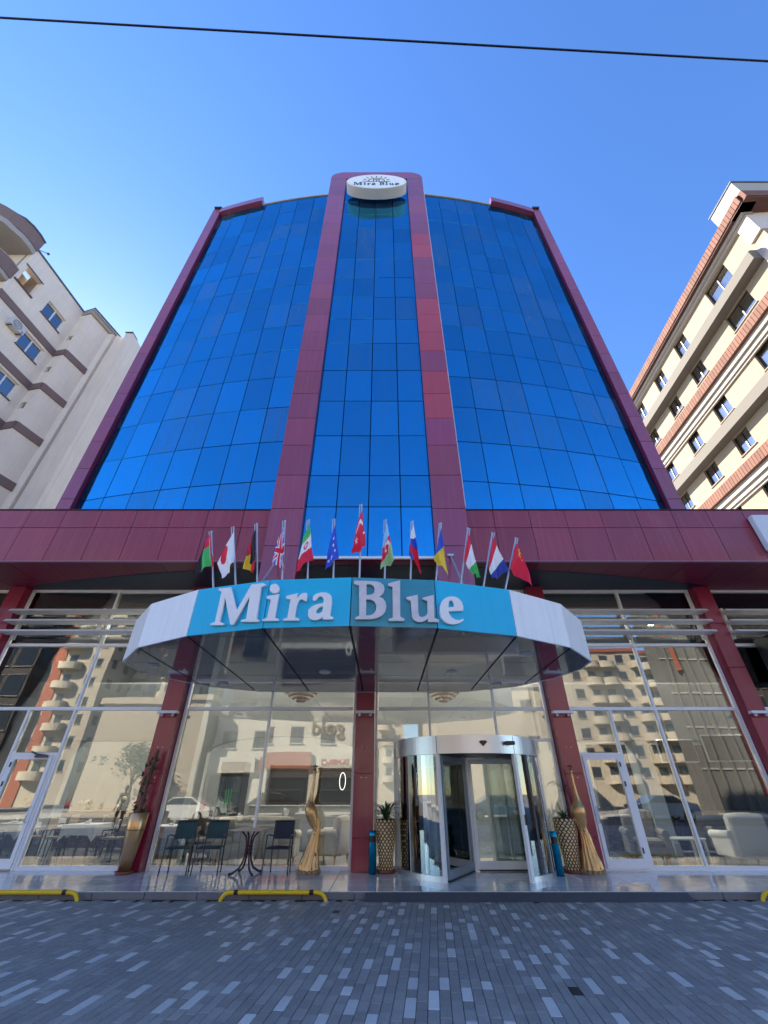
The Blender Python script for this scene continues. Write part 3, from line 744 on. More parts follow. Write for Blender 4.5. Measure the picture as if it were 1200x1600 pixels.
# ------------------------------------------------------------------ flags
def fm(name, c): return mat('flag_' + name, tuple(min(.92, q * 1.3) for q in c), .75)
FW, FR, FB, FG, FK, FY_, FDB = fm('white', (.72, .72, .76)), fm('red', (.66, .015, .05)), fm('royal_blue', (.03, .08, .50)), fm('green', (.06, .42, .10)), fm('black', (.015, .014, .02)), fm('yellow', (.75, .50, .03)), fm('navy', (.03, .05, .28))
FSB, FPG, FO = fm('sky_blue', (.25, .50, .75)), fm('pale_green', (.28, .48, .22)), fm('gold', (.80, .50, .08))
FM = [FW, FR, FB, FG, FK, FY_, FDB, FSB, FPG, FO]
w_, r_, b_, g_, k_, y_, n_, s_, p_, o_ = range(10)
def star(u, v, cu, cv, R):
    du, dv = u - cu, v - cv; a = math.atan2(du, -dv); q = math.hypot(du, dv)
    return q < R * (.62 + .38 * math.cos(5 * a))
def f_libya(u, v): return (k_ if u > .62 else (r_ if v < .32 or u < .10 else g_))
def f_japan(u, v): return r_ if math.hypot((u - .62) * 1.0, (v - .22) * .9) < .24 else w_
def f_germ(u, v): return (k_ if u < .62 and v < .80 else (r_ if (v < .5 or (u < .42 and v > .8)) else y_))
def f_uk(u, v):
    a = abs(u - .5); b = abs(v - .52); d1 = abs((u - .5) - (v - .52)); d2 = abs((u - .5) + (v - .52))
    if a < .09 or b < .07: return r_
    if a < .15 or b < .12: return w_
    if d1 < .05 or d2 < .05: return r_
    if d1 < .13 or d2 < .13: return w_
    return b_
def f_iran(u, v):
    t = v
    if t < .30: return g_
    if t > .64: return r_
    q = math.hypot(u - .45, (v - .47) * 1.6)
    return r_ if (.10 < q < .17 or (abs(u - .45) < .03 and q < .17)) else w_
def f_eu(u, v): return y_ + 4 if False else (w_ if any(math.hypot(u - a, (v - b) * 1.9) < .075 for a, b in ((.35, .28), (.25, .70), (.55, .80), (.80, .80), (.35, .5))) else b_)
def f_turk(u, v):
    q = math.hypot(u - .5, (v - .42) * 1.5); q2 = math.hypot(u - .5, (v - .47) * 1.6)
    if q < .45 and q2 > .36 and v < .38: return w_
    if star(u, v, .78, .62, .12) or (u < .16 and abs(v - .60) < .02): return w_
    return r_
def f_azer(u, v):
    t = v + .10 * (.5 - u)
    if t < .36: return s_
    if t > .66 + .28 * (u - .4): return p_
    q = math.hypot(u - .45, (v - .50) * 2.2); q2 = math.hypot(u - .50, (v - .53) * 2.2)
    if q < .30 and q2 > .22: return w_
    if math.hypot(u - .62, (v - .56) * 2.2) < .10: return w_
    return r_
def f_russ(u, v): return w_ if v < .30 else (b_ if v < .55 else (r_ if v < .85 or u < .6 else b_))
def f_ukr(u, v): return (b_ if v < .40 + .1 * u else y_)
def f_hun(u, v): return (r_ if v < .24 else (w_ if v < .64 else g_))
def f_neth(u, v): return (r_ if v < .26 else (w_ if v < .66 else n_))
def f_china(u, v): return o_ if (star(u, v, .55, .13, .18) or math.hypot(u - .72, (v - .30) * 1.3) < .035) else r_
# each: pole top, pole foot, cloth corners (hoist top, fly top, hoist bottom, fly bottom), as surveyed in the fascia plane
FL = [
 ('green, black and red flag on the leftmost pole of the canopy', (330.4, 831.7), (336.7, 915), (328, 833), (325, 840), (333, 884), (301, 897), f_libya),
 ('white flag with a red disc, second pole from the left end', (365, 825), (371, 911), (365, 830), (339, 880), (366, 880), (349, 905), f_japan),
 ('black, red and gold flag on a canopy pole', (401.7, 819.7), (404, 907), (399.5, 826), (393, 838), (399, 893), (381, 890), f_germ),
 ('blue flag with red and white crosses on a canopy pole', (445.4, 815), (442, 904.6), (444, 823), (440, 828), (445, 892), (424, 880), f_uk),
 ('green, white and red flag with a small red emblem on a canopy pole', (483, 814), (481.5, 903.6), (484, 817), (479, 824), (489, 872), (461, 894), f_iran),
 ('blue flag with white stars on a canopy pole', (523, 812.7), (521.4, 903), (524, 820), (520, 826), (529, 872), (507, 890), f_eu),
 ('red flag with white crescent and star on the tallest centre pole', (565, 790), (561.7, 901.7), (566, 797), (562, 803), (572, 856), (549, 866), f_turk),
 ('light blue, red and green flag with crescent on a canopy pole', (603, 814), (601, 903), (605, 817), (601, 820), (616, 878), (595, 890), f_azer),
 ('white, blue and red flag on a canopy pole', (645, 816), (640.7, 904), (646, 819), (643, 822), (658, 895), (639, 866), f_russ),
 ('blue and yellow flag in two folds on a canopy pole', (689, 819), (680, 907), (689, 825), (685, 850), (700, 896), (678, 876), f_ukr),
 ('red, white and green flag on the third pole from the right end', (731, 826.7), (718, 911.7), (725, 874), (732, 832), (738, 898), (751, 903), f_hun),
 ('red, white and dark blue flag on the second pole from the right end', (769, 834), (753, 916.7), (763, 884), (771, 839), (769, 907), (794, 893), f_neth),
 ('red flag with a gold star on the rightmost canopy pole', (805.7, 842), (786.7, 921.7), (806, 848), (809, 850), (796, 890), (832, 917), f_china),
]
def front_y(x):
    P = [(p[0], p[1]) for p in ([(KX - a, b) for a, b in half[::-1]] + [(KX, 6.47)] + [(KX + a, b) for a, b in half])]
    for a, b in zip(P[:-1], P[1:]):
        if a[0] <= x <= b[0]: return a[1] + (b[1] - a[1]) * (x - a[0]) / (b[0] - a[0])
    return 7.5
for i, (lab, pt, pf, A, B, C, D, fn) in enumerate(FL):
    x = aty(*pf, 6.8).x; yp = front_y(x) + .14; x = aty(*pf, yp).x; yp = front_y(x) + .14
    foot = aty(*pf, yp); foot.z = KT - .04; top = aty(*pt, yp)
    fl = thing('flag', lab, 'flag', foot, group='national flags on the entrance canopy')
    g = MB(); g.tube([foot, top], .017, 10); g.ball(top + Vector((0, 0, .015)), .022, 8)
    sx = -1 if i < 10 else 1
    off = Vector((sx * .035, -.03, 0)); d = (top - foot).normalized()
    part('pole', g, POLE, fl, world=True)
    g = MB(); s1 = top + off; s0 = s1 - d * (.62 if i not in (5, 6, 7) else .3)
    g.tube([s0, s1], .009, 8); g.tube([s0 + d * .02, foot + (top - foot).normalized() * ((s0 - foot).length)], .008, 6); part('flag_staff', g, POLE, fl, world=True)
    if i not in (1, 10, 11): B = (B[0] + .30 * (D[0] - B[0]), B[1] + .24 * (D[1] - B[1]))
    pa, pb, pc_, pd = [aty(*q, yp - .05) for q in (A, B, C, D)]
    NU, NV = 26, 40; V = []; F = []; M_ = []
    ph0 = i * 1.3
    for iv in range(NV + 1):
        v = iv / NV
        for iu in range(NU + 1):
            u = iu / NU
            p = pa.lerp(pc_, v).lerp(pb.lerp(pd, v), u)
            wv = .055 * math.sin(u * 7.0 + v * 2.2 + ph0) * (.15 + .85 * v) + .02 * math.sin(u * 15 + v * 5 + ph0 * 2) * v
            edge = .02 * math.sin(u * 9 + ph0) * v * v
            V.append((p.x + .008 * math.sin(v * 9 + ph0) * v, p.y + wv, p.z + edge))
    for iv in range(NV):
        for iu in range(NU):
            a = iv * (NU + 1) + iu; F.append((a, a + 1, a + NU + 2, a + NU + 1)); M_.append(fn((iu + .5) / NU, (iv + .5) / NV))
    g = MB(); g.v = V; g.f = F; g.m = M_; g.sm = [True] * len(F)
    part('cloth', g, FM, fl, world=True)

# ------------------------------------------------------------------ revolving door
RC = Vector((1.99, 11.93, 0)); RR = 1.68
rd = thing('revolving_door', 'silver framed revolving glass door with a round header and three wings', 'revolving door', (RC.x, RC.y, Z0))
def arc(r, a0, a1, N=16): return [(RC.x + r * math.cos(a0 + (a1 - a0) * i / N), RC.y + r * math.sin(a0 + (a1 - a0) * i / N)) for i in range(N + 1)]
def arcwall(g, r0, r1, a0, a1, z0, z1, N=16, m=0):
    """curved slab between two radii"""
    A = arc(r0, a0, a1, N); B = arc(r1, a0, a1, N)
    for i in range(N):
        g.add([(*A[i], z0), (*A[i + 1], z0), (*B[i + 1], z0), (*B[i], z0), (*A[i], z1), (*A[i + 1], z1), (*B[i + 1], z1), (*B[i], z1)],
              [(0, 1, 2, 3), (7, 6, 5, 4), (0, 4, 5, 1), (3, 2, 6, 7)] + ([(0, 3, 7, 4)] if i == 0 else []) + ([(1, 5, 6, 2)] if i == N - 1 else []), m, False)
        g.sm[-4 if 0 < i < N - 1 else -5] = False
D2 = math.pi
oa = rad(29.8)          # half opening angle
fr0, fr1 = -D2 / 2 - oa, -D2 / 2 + oa
for a0, a1 in ((-D2 / 2 - D2 * .5, fr0 - .004), (fr0 + .004, fr1 - .004), (fr1 + .004, -D2 / 2 + D2 * .5), (0, D2)):
    g = MB(); arcwall(g, RR - .05, RR + .02, a0, a1, Z0 + 2.12, Z0 + 2.46, 20)
    part('header', g, SILVER, rd, world=True)
g = MB(); g.prism(arc(RR - .01, 0, 2 * D2, 40)[:-1], Z0 + 2.44, Z0 + 2.475); part('top_cover', g, SILVER, rd, world=True)
g = MB(); g.prism(arc(RR - .055, 0, 2 * D2, 40)[:-1], Z0 + 2.13, Z0 + 2.16); part('ceiling_disc', g, GREY_D, rd, world=True)
for sgn in (-1, 1):
    # glass drum walls, each side, with posts
    for side in (0, 1):
        base = -D2 / 2 if side == 0 else D2 / 2
        a0, a1 = (base - oa - rad(60), base - oa) if (sgn < 0) == (side == 0) else (base + oa, base + oa + rad(60))
        g = MB(); arcwall(g, RR - .025, RR - .01, a0, a1, Z0 + .09, Z0 + 2.12, 16); part('curved_glass', g, DGLASS, rd, world=True)
        g = MB(); arcwall(g, RR - .05, RR + .012, a0, a1, Z0 + .0, Z0 + .09, 16); part('base_rail', g, SILVER, rd, world=True)
        for a in (a0, a1):
            x, y = RC.x + (RR - .02) * math.cos(a), RC.y + (RR - .02) * math.sin(a)
            g = MB(); g.box(-.04, .04, -.035, .035, 0, 2.12); g.xf(Matrix.Translation((x, y, Z0)) @ Matrix.Rotation(a, 4, 'Z')); part('post', g, ALU, rd, world=True)
        a = (a0 + a1) / 2
        x, y = RC.x + (RR - .018) * math.cos(a), RC.y + (RR - .018) * math.sin(a)
        g = MB(); g.box(-.012, .012, -.008, .008, .09, 2.12); g.xf(Matrix.Translation((x, y, Z0)) @ Matrix.Rotation(a, 4, 'Z')); part('glass_joint', g, ALU, rd, world=True)
WGR = mat('grey_wing_frame', (.30, .34, .38), .35, metal=.4)
for q, am in ((241.4, WGR), (1.4, ALU), (121.4, WGR)):
    g = MB(); L = RR - .09; w = .075
    for x0, x1, z0, z1 in ((.05, .05 + w, .03, 2.10), (L - w, L, .03, 2.10), (.05 + w, L - w, .03, .17), (.05 + w, L - w, 2.0, 2.10)): g.box(x0, x1, -.022, .022, z0, z1)
    M_ = Matrix.Translation((RC.x, RC.y, Z0)) @ Matrix.Rotation(rad(q), 4, 'Z')
    g.xf(M_); wg = part('wing', g, am, rd, world=True)
    g = MB(); g.box(.05 + w, L - w, -.006, .006, .17, 2.0); g.xf(M_); part('wing_glass', g, DGLASS, wg, world=True)
    g = MB(); g.box(.1, L, -.03, .03, .005, .03); g.xf(M_); part('brush_seal', g, BLACK, wg, world=True)
g = MB(); g.tube([(RC.x, RC.y, Z0), (RC.x, RC.y, Z0 + 2.13)], .045, 12); part('centre_post', g, ALU, rd, world=True)
g = MB(); g.prism([(2.13 - .09, Z0 + 2.33), (2.13, Z0 + 2.25), (2.13 + .09, Z0 + 2.33), (2.13 + .05, Z0 + 2.355), (2.13 - .05, Z0 + 2.355)], 10.205, 10.27, ax='y'); part('motion_sensor', g, BLACK, rd, world=True)
g = MB(); g.bev(2.62, 2.83, 10.27, 10.38, Z0 + 2.28, Z0 + 2.35, .01); part('sensor_bar', g, BLACK, rd, world=True)
g = MB(); g.bev(2.84, 2.90, 10.43, 10.47, Z0 + .88, Z0 + 1.05, .01); part('push_switch', g, BLACK, rd, world=True)

# ------------------------------------------------------------------ things on the terrace
def chair(label, pos, rz, m, group):
    t = thing('terrace_chair', label, 'chair', pos, rz, group)
    for s in (-1, 1):
        g = MB(); g.tube([(s * .27, -.24, 0), (s * .255, -.22, .45), (s * .255, -.20, .66)], .014, 8); part('leg', g, CHAIRB, t)
        g = MB(); g.tube([(s * .21, .26, 0), (s * .215, .20, .44)], .014, 8); part('leg', g, CHAIRB, t)
        g = MB(); g.tube([(s * .255, -.21, .655), (s * .255, .0, .66), (s * .22, .22, .62)], .019, 8, flat=.6); part('armrest', g, CHAIRB, t)
    g = MB()
    for s in (-1, 1): g.tube([(s * .215, .20, .44), (s * .215, .27, .90)], .014, 8)
    g.tube([(-.215, .27, .89), (.215, .27, .89)], .012, 8); g.tube([(-.215, .20, .44), (.215, .20, .44)], .013, 8); part('back_frame', g, CHAIRB, t)
    g = MB(); g.tube([(-.255, -.22, .44), (.255, -.22, .44)], .013, 8); part('seat_rail', g, CHAIRB, t)
    g = MB(); V = []; F = []
    for i in range(9):
        for j in range(2): V.append((-.2 + .4 * i / 8, .222 + j * .045 + .035 * math.sin(math.pi * i / 8), .57 + j * .315))
    for i in range(8): F.append((2 * i, 2 * i + 2, 2 * i + 3, 2 * i + 1))
    g.add(V, F, 0, True); g.add([(x, y + .008, z) for x, y, z in V], [f[::-1] for f in F], 0, True); part('backrest', g, m, t)
    g = MB(); g.bev(-.235, .235, -.235, .20, .435, .458, .008); part('seat', g, m, t)
    return t
GR = 'chairs set out on the terrace'
a, b = atz(247, 1369, Z0), atz(287, 1369, Z0); chair('green mesh armchair at the left end of the terrace group, angled away from the table', ((a.x + b.x) / 2 - .02, a.y + .24, Z0), rad(8), CHAIRG, GR)
a, b = atz(298, 1368.5, Z0), atz(336, 1368.5, Z0); chair('green mesh armchair beside the bistro table', ((a.x + b.x) / 2, a.y + .24, Z0), rad(3), CHAIRG, GR)
a, b = atz(410, 1369, Z0), atz(448, 1369, Z0); chair('navy mesh armchair on the right side of the bistro table', ((a.x + b.x) / 2, a.y + .24, Z0), rad(-2), CHAIRN, GR)
p = atz(381, 1367, Z0)
tb_ = thing('bistro_table', 'square stone-topped bistro table on curled dark red iron legs', 'table', (p.x, p.y + .1, Z0), rad(-8))
g = MB(); g.bev(-.36, .36, -.36, .36, .735, .765, .008); part('tabletop', g, TTOP, tb_)
for k in range(4):
    a = math.pi / 4 + k * math.pi / 2; c, s = math.cos(a), math.sin(a)
    P = [(.34, .015), (.27, .04), (.16, .10), (.085, .22), (.06, .36), (.06, .50), (.09, .62), (.17, .70), (.21, .73)]
    g = MB(); g.tube([(r * c, r * s, z) for r, z in P], .020, 8); g.ball((.345 * c, .345 * s, .022), .028, 8); part('leg', g, TBASE, tb_)
g = MB()
for z in (.34, .40, .46): g.lathe([(.075, -.012), (.092, 0), (.075, .012)], (0, 0, z), 16)
part('ring', g, TBASE, tb_)

def peacock(label, base, pathpx, y, flip=1):
    t = thing('bird_statue', label, 'statue', base, 0, 'golden bird statues by the entrance')
    P = [aty(u, v, y) for u, v, r in pathpx]; R = [r / 72 for u, v, r in pathpx]
    # denser path
    Q = []; RQ = []
    for i in range(len(P) - 1):
        for k in range(5):
            f = k / 5; Q.append(P[i].lerp(P[i + 1], f)); RQ.append(R[i] + (R[i + 1] - R[i]) * f)
    Q.append(P[-1]); RQ.append(R[-1])
    # smooth
    for _ in range(2):
        Q = [Q[0]] + [(Q[i - 1] + Q[i] * 2 + Q[i + 1]) / 4 for i in range(1, len(Q) - 1)] + [Q[-1]]
        RQ = [RQ[0]] + [(RQ[i - 1] + RQ[i] * 2 + RQ[i + 1]) / 4 for i in range(1, len(RQ) - 1)] + [RQ[-1]]
    cut = int(len(Q) * .52)
    g = MB(); g.tube(Q[:cut + 1], RQ[:cut + 1], 48, ridge=.13, rn=13, twist=.16 * flip); part('tail', g, GOLD, t, world=True)
    g = MB(); g.tube(Q[cut:], RQ[cut:], 20); part('body', g, GOLD, t, world=True)
    h = Q[-1]
    g = MB(); g.ball(h, .040, 10, sz=1.15); g.tube([h, h + Vector((-.11 * flip, -.03, -.01))], [.018, .004], 8); part('head', g, GOLD, t, world=True)
    g = MB()
    for k in range(5):
        d = Vector(((k - 2) * .022, 0, .13 - abs(k - 2) * .012)); g.tube([h + Vector((0, 0, .02)), h + d], [.003, .004], 6); g.ball(h + d, .016, 8)
    part('crest', g, BRN, t, world=True)
    # two folded wing strands that sweep past the slim waist
    for s in (-1, 1):
        i0 = int(len(Q) * .72); i1 = int(len(Q) * .36); st = []
        for k in range(9):
            f = k / 8; q = Q[int(i0 + (i1 - i0) * f)]; st.append(q + Vector((s * (.11 * math.sin(math.pi * min(f * 1.1, 1)) + .01), -.02, 0)))
        g = MB(); g.tube(st, [.012 + .020 * math.sin(math.pi * k / 8) for k in range(9)], 10, flat=.6); part('wing', g, GOLD, t, world=True)
    g = MB(); b0 = Q[0]
    g.lathe([(.001, .0), (.25, .0), (.25, .02), (.2, .04), (.001, .05)], (b0.x, b0.y, Z0), 24)
    for k in range(14):
        a = 2 * math.pi * k / 14; g.ball((b0.x + .215 * math.cos(a), b0.y + .215 * math.sin(a), Z0 + .045), .048, 8, sz=.8)
    part('base', g, mat('aged_gold_base', (.36, .25, .15), .45, metal=.4, noise=.3, nscale=10), t, world=True)
    rg = random.Random(3); g = MB()
    for k in range(26):     # raised eye spots on the tail feathers
        i = rg.randrange(2, cut); a = rg.uniform(0, 2 * math.pi); g.ball(Q[i] + Vector((math.cos(a), math.sin(a), 0)) * RQ[i] * 1.03, .014, 6, sz=1.4)
    part('feather_eyes', g, mat('eye_spot', (.28, .16, .12), .4, metal=.4), t, world=True)
y = atz(483, 1366, Z0).y
peacock('golden bird statue with a long neck between the navy chair and the middle column', (aty(483, 1366, y).x, y, Z0),
        [(482, 1362, 15.5), (483, 1351, 14), (486, 1336, 11), (489, 1321, 8.5), (492, 1308, 6.5), (495, 1299, 5.5), (494, 1291, 5.5), (490, 1281, 8), (487, 1271, 10), (485, 1262, 9), (485, 1253, 5), (487, 1243, 2.8), (490, 1227, 2.2), (492, 1206, 2)], y, -1)
y = atz(925, 1366, Z0).y
peacock('golden bird statue leaning beside the patterned planter at the right column', (aty(925, 1366, y).x, y, Z0),
        [(927, 1362, 15.5), (925, 1351, 14), (921, 1336, 11), (918, 1321, 8.5), (915, 1308, 7.5), (912, 1299, 6), (909, 1291, 6), (906, 1280, 9), (904, 1270, 11.5), (903, 1261, 10.5), (902, 1251, 5), (900, 1240, 2.8), (896, 1224, 2.2), (892, 1206, 2)], y, 1)

def spiky(name, label, c, n, L, m, droop=1.0, wid=.022, seed=1, group=None):
    rg = random.Random(seed); t = thing(name, label, 'plant', c, 0, group)
    for k in range(n):
        a = rg.uniform(0, 2 * math.pi); l = L * rg.uniform(.6, 1.15); up = rg.uniform(.9, 1.9); w = wid * rg.uniform(.7, 1.2)
        d = Vector((math.cos(a), math.sin(a), 0)); sd = Vector((-d.y, d.x, 0)); V = []; F = []
        N = 7
        for i in range(N + 1):
            f = i / N; p = d * (l * f * .75) + Vector((0, 0, l * (up * f - droop * .9 * f * f)))
            ww = w * (1 - f) ** .6 * (.5 + f * 1.2 if f < .4 else 1)
            V += [p - sd * ww, p + Vector((0, 0, -.006)), p + sd * ww]
        for i in range(N):
            for q in (0, 1): F.append((3 * i + q, 3 * i + q + 1, 3 * i + q + 4, 3 * i + q + 3))
        g = MB(); g.add(V, F, 0, True); part('leaf', g, m, t)
    return t
def scale_planter(label, c, rt, rb, h, lean=0):
    t = thing('planter', label, 'planter', c, 0, 'gold scale-patterned planters by the door')
    prof = [(.001, .05), (rb, .05), (rb * 1.02, h * .3), (rt * .97, h * .75), (rt, h), (rt - .02, h), (rt - .03, h - .04), (.001, h - .05)]
    g = MB(); g.lathe(prof, (0, 0, 0), 32); part('pot', g, BRN, t)
    def rad_at(z):
        P = prof[1:5]
        for a, b in zip(P[:-1], P[1:]):
            if a[1] <= z <= b[1]: return a[0] + (b[0] - a[0]) * (z - a[1]) / (b[1] - a[1])
        return rt
    g = MB(); NR = 17; NC = 15
    for i in range(NR):
        z = .075 + (h - .11) * i / (NR - 1); r = rad_at(z)
        for j in range(NC):
            a = 2 * math.pi * (j + (i % 2) * .5) / NC; da = math.pi / NC * .80; dz = (h - .1) / NR * .62; tl = .22 if i % 2 else -.22
            def P(aa, zz, o): 
                rr = rad_at(min(max(zz, .05), h)) + o; return (rr * math.cos(aa), rr * math.sin(aa), zz)
            g.add([P(a - da, z - dz * tl, .001), P(a, z - dz, .001), P(a + da, z + dz * tl, .001), P(a, z + dz, .001), P(a, z, .017)], [(0, 1, 4), (1, 2, 4), (2, 3, 4), (3, 0, 4)], 0, False)
    part('scale_relief', g, GOLDB, t, kind='stuff')
    g = MB(); g.lathe([(.001, 0), (rb * 1.25, 0), (rb * 1.45, .055), (rb * 1.3, .055), (rb * 1.2, .03), (.001, .03)], (0, 0, 0), 28); part('saucer', g, TERRA, t)
    g = MB(); g.lathe([(.001, 0), (rt - .035, 0)], (0, 0, h - .035), 24); part('soil', g, mat('potting_soil', (.03, .02, .015), .95), t)
    return t
p = atz(603, 1364, Z0); scale_planter('gold scale-patterned planter left of the revolving door', (p.x, p.y, Z0), .225, .150, .93)
spiky('spiky_plant', 'arching dark green strap-leaf plant in the left gold planter', (p.x, p.y, Z0 + .89), 46, .48, LEAF, 1.15, .026, 4)
p = atz(897, 1364, Z0); scale_planter('gold scale-patterned planter between the teal bin and the bird statue', (p.x, p.y, Z0), .235, .155, .95)
spiky('spiky_plant', 'short pale green plant in the right gold planter', (p.x, p.y, Z0 + .91), 30, .26, LEAFP, .8, .03, 9)
p = atz(863, 1352, Z0)
t = spiky('drooping_palm', 'thin-leaved plant behind the right planter against the glass', (4.35, 11.95, Z0 + 1.35), 26, .55, LEAF, 1.2, .012, 12)
g = MB(); g.tube([(0, 0, -1.35), (.02, 0, -.6), (0, 0, 0)], .015, 8); part('stem', g, STEM, t)
# tall tapered gold pot with a climbing plant
p = atz(193, 1366, Z0)
t = thing('tall_planter', 'tall smooth gold tapered planter in front of the left column', 'planter', (p.x, p.y, Z0))
g = MB(); g.lathe([(.001, .03), (.115, .03), (.185, .72), (.205, 1.04), (.195, 1.05), (.18, 1.02), (.001, .98)], (0, 0, 0), 32); part('pot', g, mat('satin_gold', (.60, .36, .17), .28, metal=.75), t)
g = MB(); g.lathe([(.187, .735), (.196, .745), (.189, .755)], (0, 0, 0), 32); part('band', g, mat('dark_band', (.25, .15, .07), .3, metal=.6), t)
g = MB(); g.lathe([(.001, 0), (.16, 0), (.19, .05), (.16, .05), (.15, .03), (.001, .03)], (0, 0, 0), 28); part('saucer', g, TERRA, t)
t = thing('climbing_plant', 'leafy climbing plant on a mossy pole in the tall gold planter', 'plant', (p.x, p.y, Z0 + 1.0))
g = MB(); g.tube([(0, 0, 0), (.0, 0, .55), (.03, 0, 1.0), (.04, .0, 1.28)], [.028, .026, .03, .028], 10, ridge=.2, rn=5); part('moss_pole', g, STEM, t)
g = MB(); g.tube([(-.06, 0, 0), (-.07, -.03, .4), (-.02, -.05, .8), (-.05, -.03, 1.1)], .010, 6); part('stem', g, LEAF, t)
rg = random.Random(5)
for k in range(46):
    z = rg.choice([rg.uniform(-.02, .30), rg.uniform(.5, 1.2), rg.uniform(.3, 1.1)]); a = rg.uniform(0, 6.28); r = rg.uniform(.05, .16) * (1.3 if z < .3 else 1)
    c = Vector((math.cos(a) * r * .9 - .03, math.sin(a) * r * .6, z)); s = rg.uniform(.035, .065)
    R_ = Matrix.Rotation(rg.uniform(0, 6.3), 4, 'Z') @ Matrix.Rotation(rg.uniform(.4, 1.5), 4, 'X')
    V = [(0, -s, 0), (s * .55, -.2 * s, .01), (s * .5, .5 * s, .01), (0, 1.25 * s, -.01), (-s * .5, .5 * s, .01), (-s * .55, -.2 * s, .01), (0, .2 * s, -.012)]
    g = MB(); g.add([tuple(c + (R_ @ Vector(v))) for v in V], [(0, 1, 6), (1, 2, 6), (2, 3, 6), (3, 4, 6), (4, 5, 6), (5, 0, 6)], 0, True); part('leaf', g, LEAF, t)
# teal standing ashtrays
for u, v, lab in ((581.5, 1366, 'slim teal metal ashtray bin against the middle column'), (876, 1369, 'slim teal metal ashtray bin in front of the right planter')):
    p = atz(u, v, Z0); t = thing('ashtray_bin', lab, 'ashtray bin', (p.x, p.y, Z0), 0, 'teal ashtray bins by the door')
    g = MB(); g.lathe([(.001, 0), (.078, 0), (.078, .53)], (0, 0, 0), 28); part('body', g, TEALM, t)
    g = MB(); g.lathe([(.066, .53), (.066, .64)], (0, 0, 0), 28); part('opening', g, BLACK, t)
    g = MB(); g.lathe([(.078, .64), (.078, .73), (.07, .735), (.001, .725)], (0, 0, 0), 28); part('top_ring', g, TEALM, t)
    g = MB()
    for k in range(3):
        a = k * 2.094 + .5; g.box(-.012, .012, .066, .079, .53, .64); 
    part('strut', g, TEALM, t)
# yellow wheel stops
def stop(x0, x1, y, lab):
    t = thing('wheel_stop', lab, 'barrier', ((x0 + x1) / 2, y, 0), 0, 'low yellow steel barriers along the terrace')
    h = .115; L = (x1 - x0) / 2; r = .032
    P = [(-L, 0, -.02), (-L + .005, 0, .02), (-L + .03, 0, .06), (-L + .08, 0, .10), (-L + .15, 0, h)]
    g = MB(); g.tube(P + [(-p[0], p[1], p[2]) for p in P[::-1]], r, 14); part('tube', g, YEL, t)
    for s in (-1, 1): g = MB(); g.tube([(s * (L - .25) - .035, 0, h), (s * (L - .25) + .035, 0, h)], r + .002, 14, cap=False); part('black_tape', g, BLACK, t)
stop(-2.76, -.98, 9.50, 'low yellow tubular barrier in front of the bistro table')
stop(-6.96, -5.17, 9.50, 'low yellow tubular barrier at the left edge of the view')
stop(6.38, 8.18, 9.50, 'low yellow tubular barrier just entering at the right edge')
# white sign board on the fascia, dark box sign below it
a = aty(1172, 810, 9.95); b = aty(1200, 860, 9.95)
g = MB(); g.bev(a.x + .0, a.x + 3.2, 9.86, 10.04, Z0 + 6.86, Z0 + 7.95, .02); solo('sign_board', g, mat('blank_white_sign', (.72, .73, .76), .4), 'blank white sign board mounted on the maroon fascia at the right edge', 'sign')
a = aty(1161, 1008, 11.3); b = aty(1175, 1070, 11.3)
t = thing('box_sign', 'dark box sign hanging in front of the glass beyond the far right column', 'sign', (11.6, 11.5, Z0 + 4.0))
g = MB(); g.bev(10.42, 12.9, 11.10, 11.85, Z0 + 3.95, Z0 + 5.00, .02); part('case', g, BLACK, t, world=True)
g = MB(); g.box(10.50, 12.8, 11.085, 11.098, Z0 + 4.02, Z0 + 4.93); part('face', g, mat('dark_sign_face', (.05, .03, .045), .3), t, world=True)
# overhead cable
a = atz(0, 28, 9.0); b = atz(1200, 96, 8.6)
d = (b - a); P = []
for i in range(41):
    f = -2.0 + 5 * i / 40; q = a + d * f; q.z -= .0; q.z += .012 * ((f - .5) ** 2) * 4; P.append(q)
g = MB(); g.tube(P, .0105, 8); q = a + d * .415
t = thing('overhead_cable', 'black overhead cable crossing the sky above the street', 'cable', tuple(a))
part('cable', g, BLACK, t, world=True)
q = a.lerp(b, .415); g = MB(); g.tube([q + Vector((-.012, 0, .005)), q + Vector((0, 0, .012)), q + Vector((.012, .01, -.02))], .002, 5); part('cable_tie', g, BLACK, t, world=True)

# ------------------------------------------------------------------ lobby behind the glass
INW = mat('lobby_wall', (.30, .31, .31), .7, noise=.05, nscale=1)
g = MB(); g.box(-21.9, 21.9, 12.12, 19.2, -.2, Z0 - .003); struct('lobby_floor', g, mat('lobby_floor_tile', (.30, .30, .30), .12, noise=.3, nscale=2))
g = MB(); g.box(-21.9, 21.9, 12.55, 19.2, Z0 + 6.25, Z0 + 6.6); struct('lobby_ceiling', g, mat('lobby_ceiling_dark', (.10, .10, .105), .7))
g = MB(); g.box(-21.9, 21.9, 19.0, 19.18, Z0, Z0 + 6.25); struct('lobby_rear_wall', g, INW)
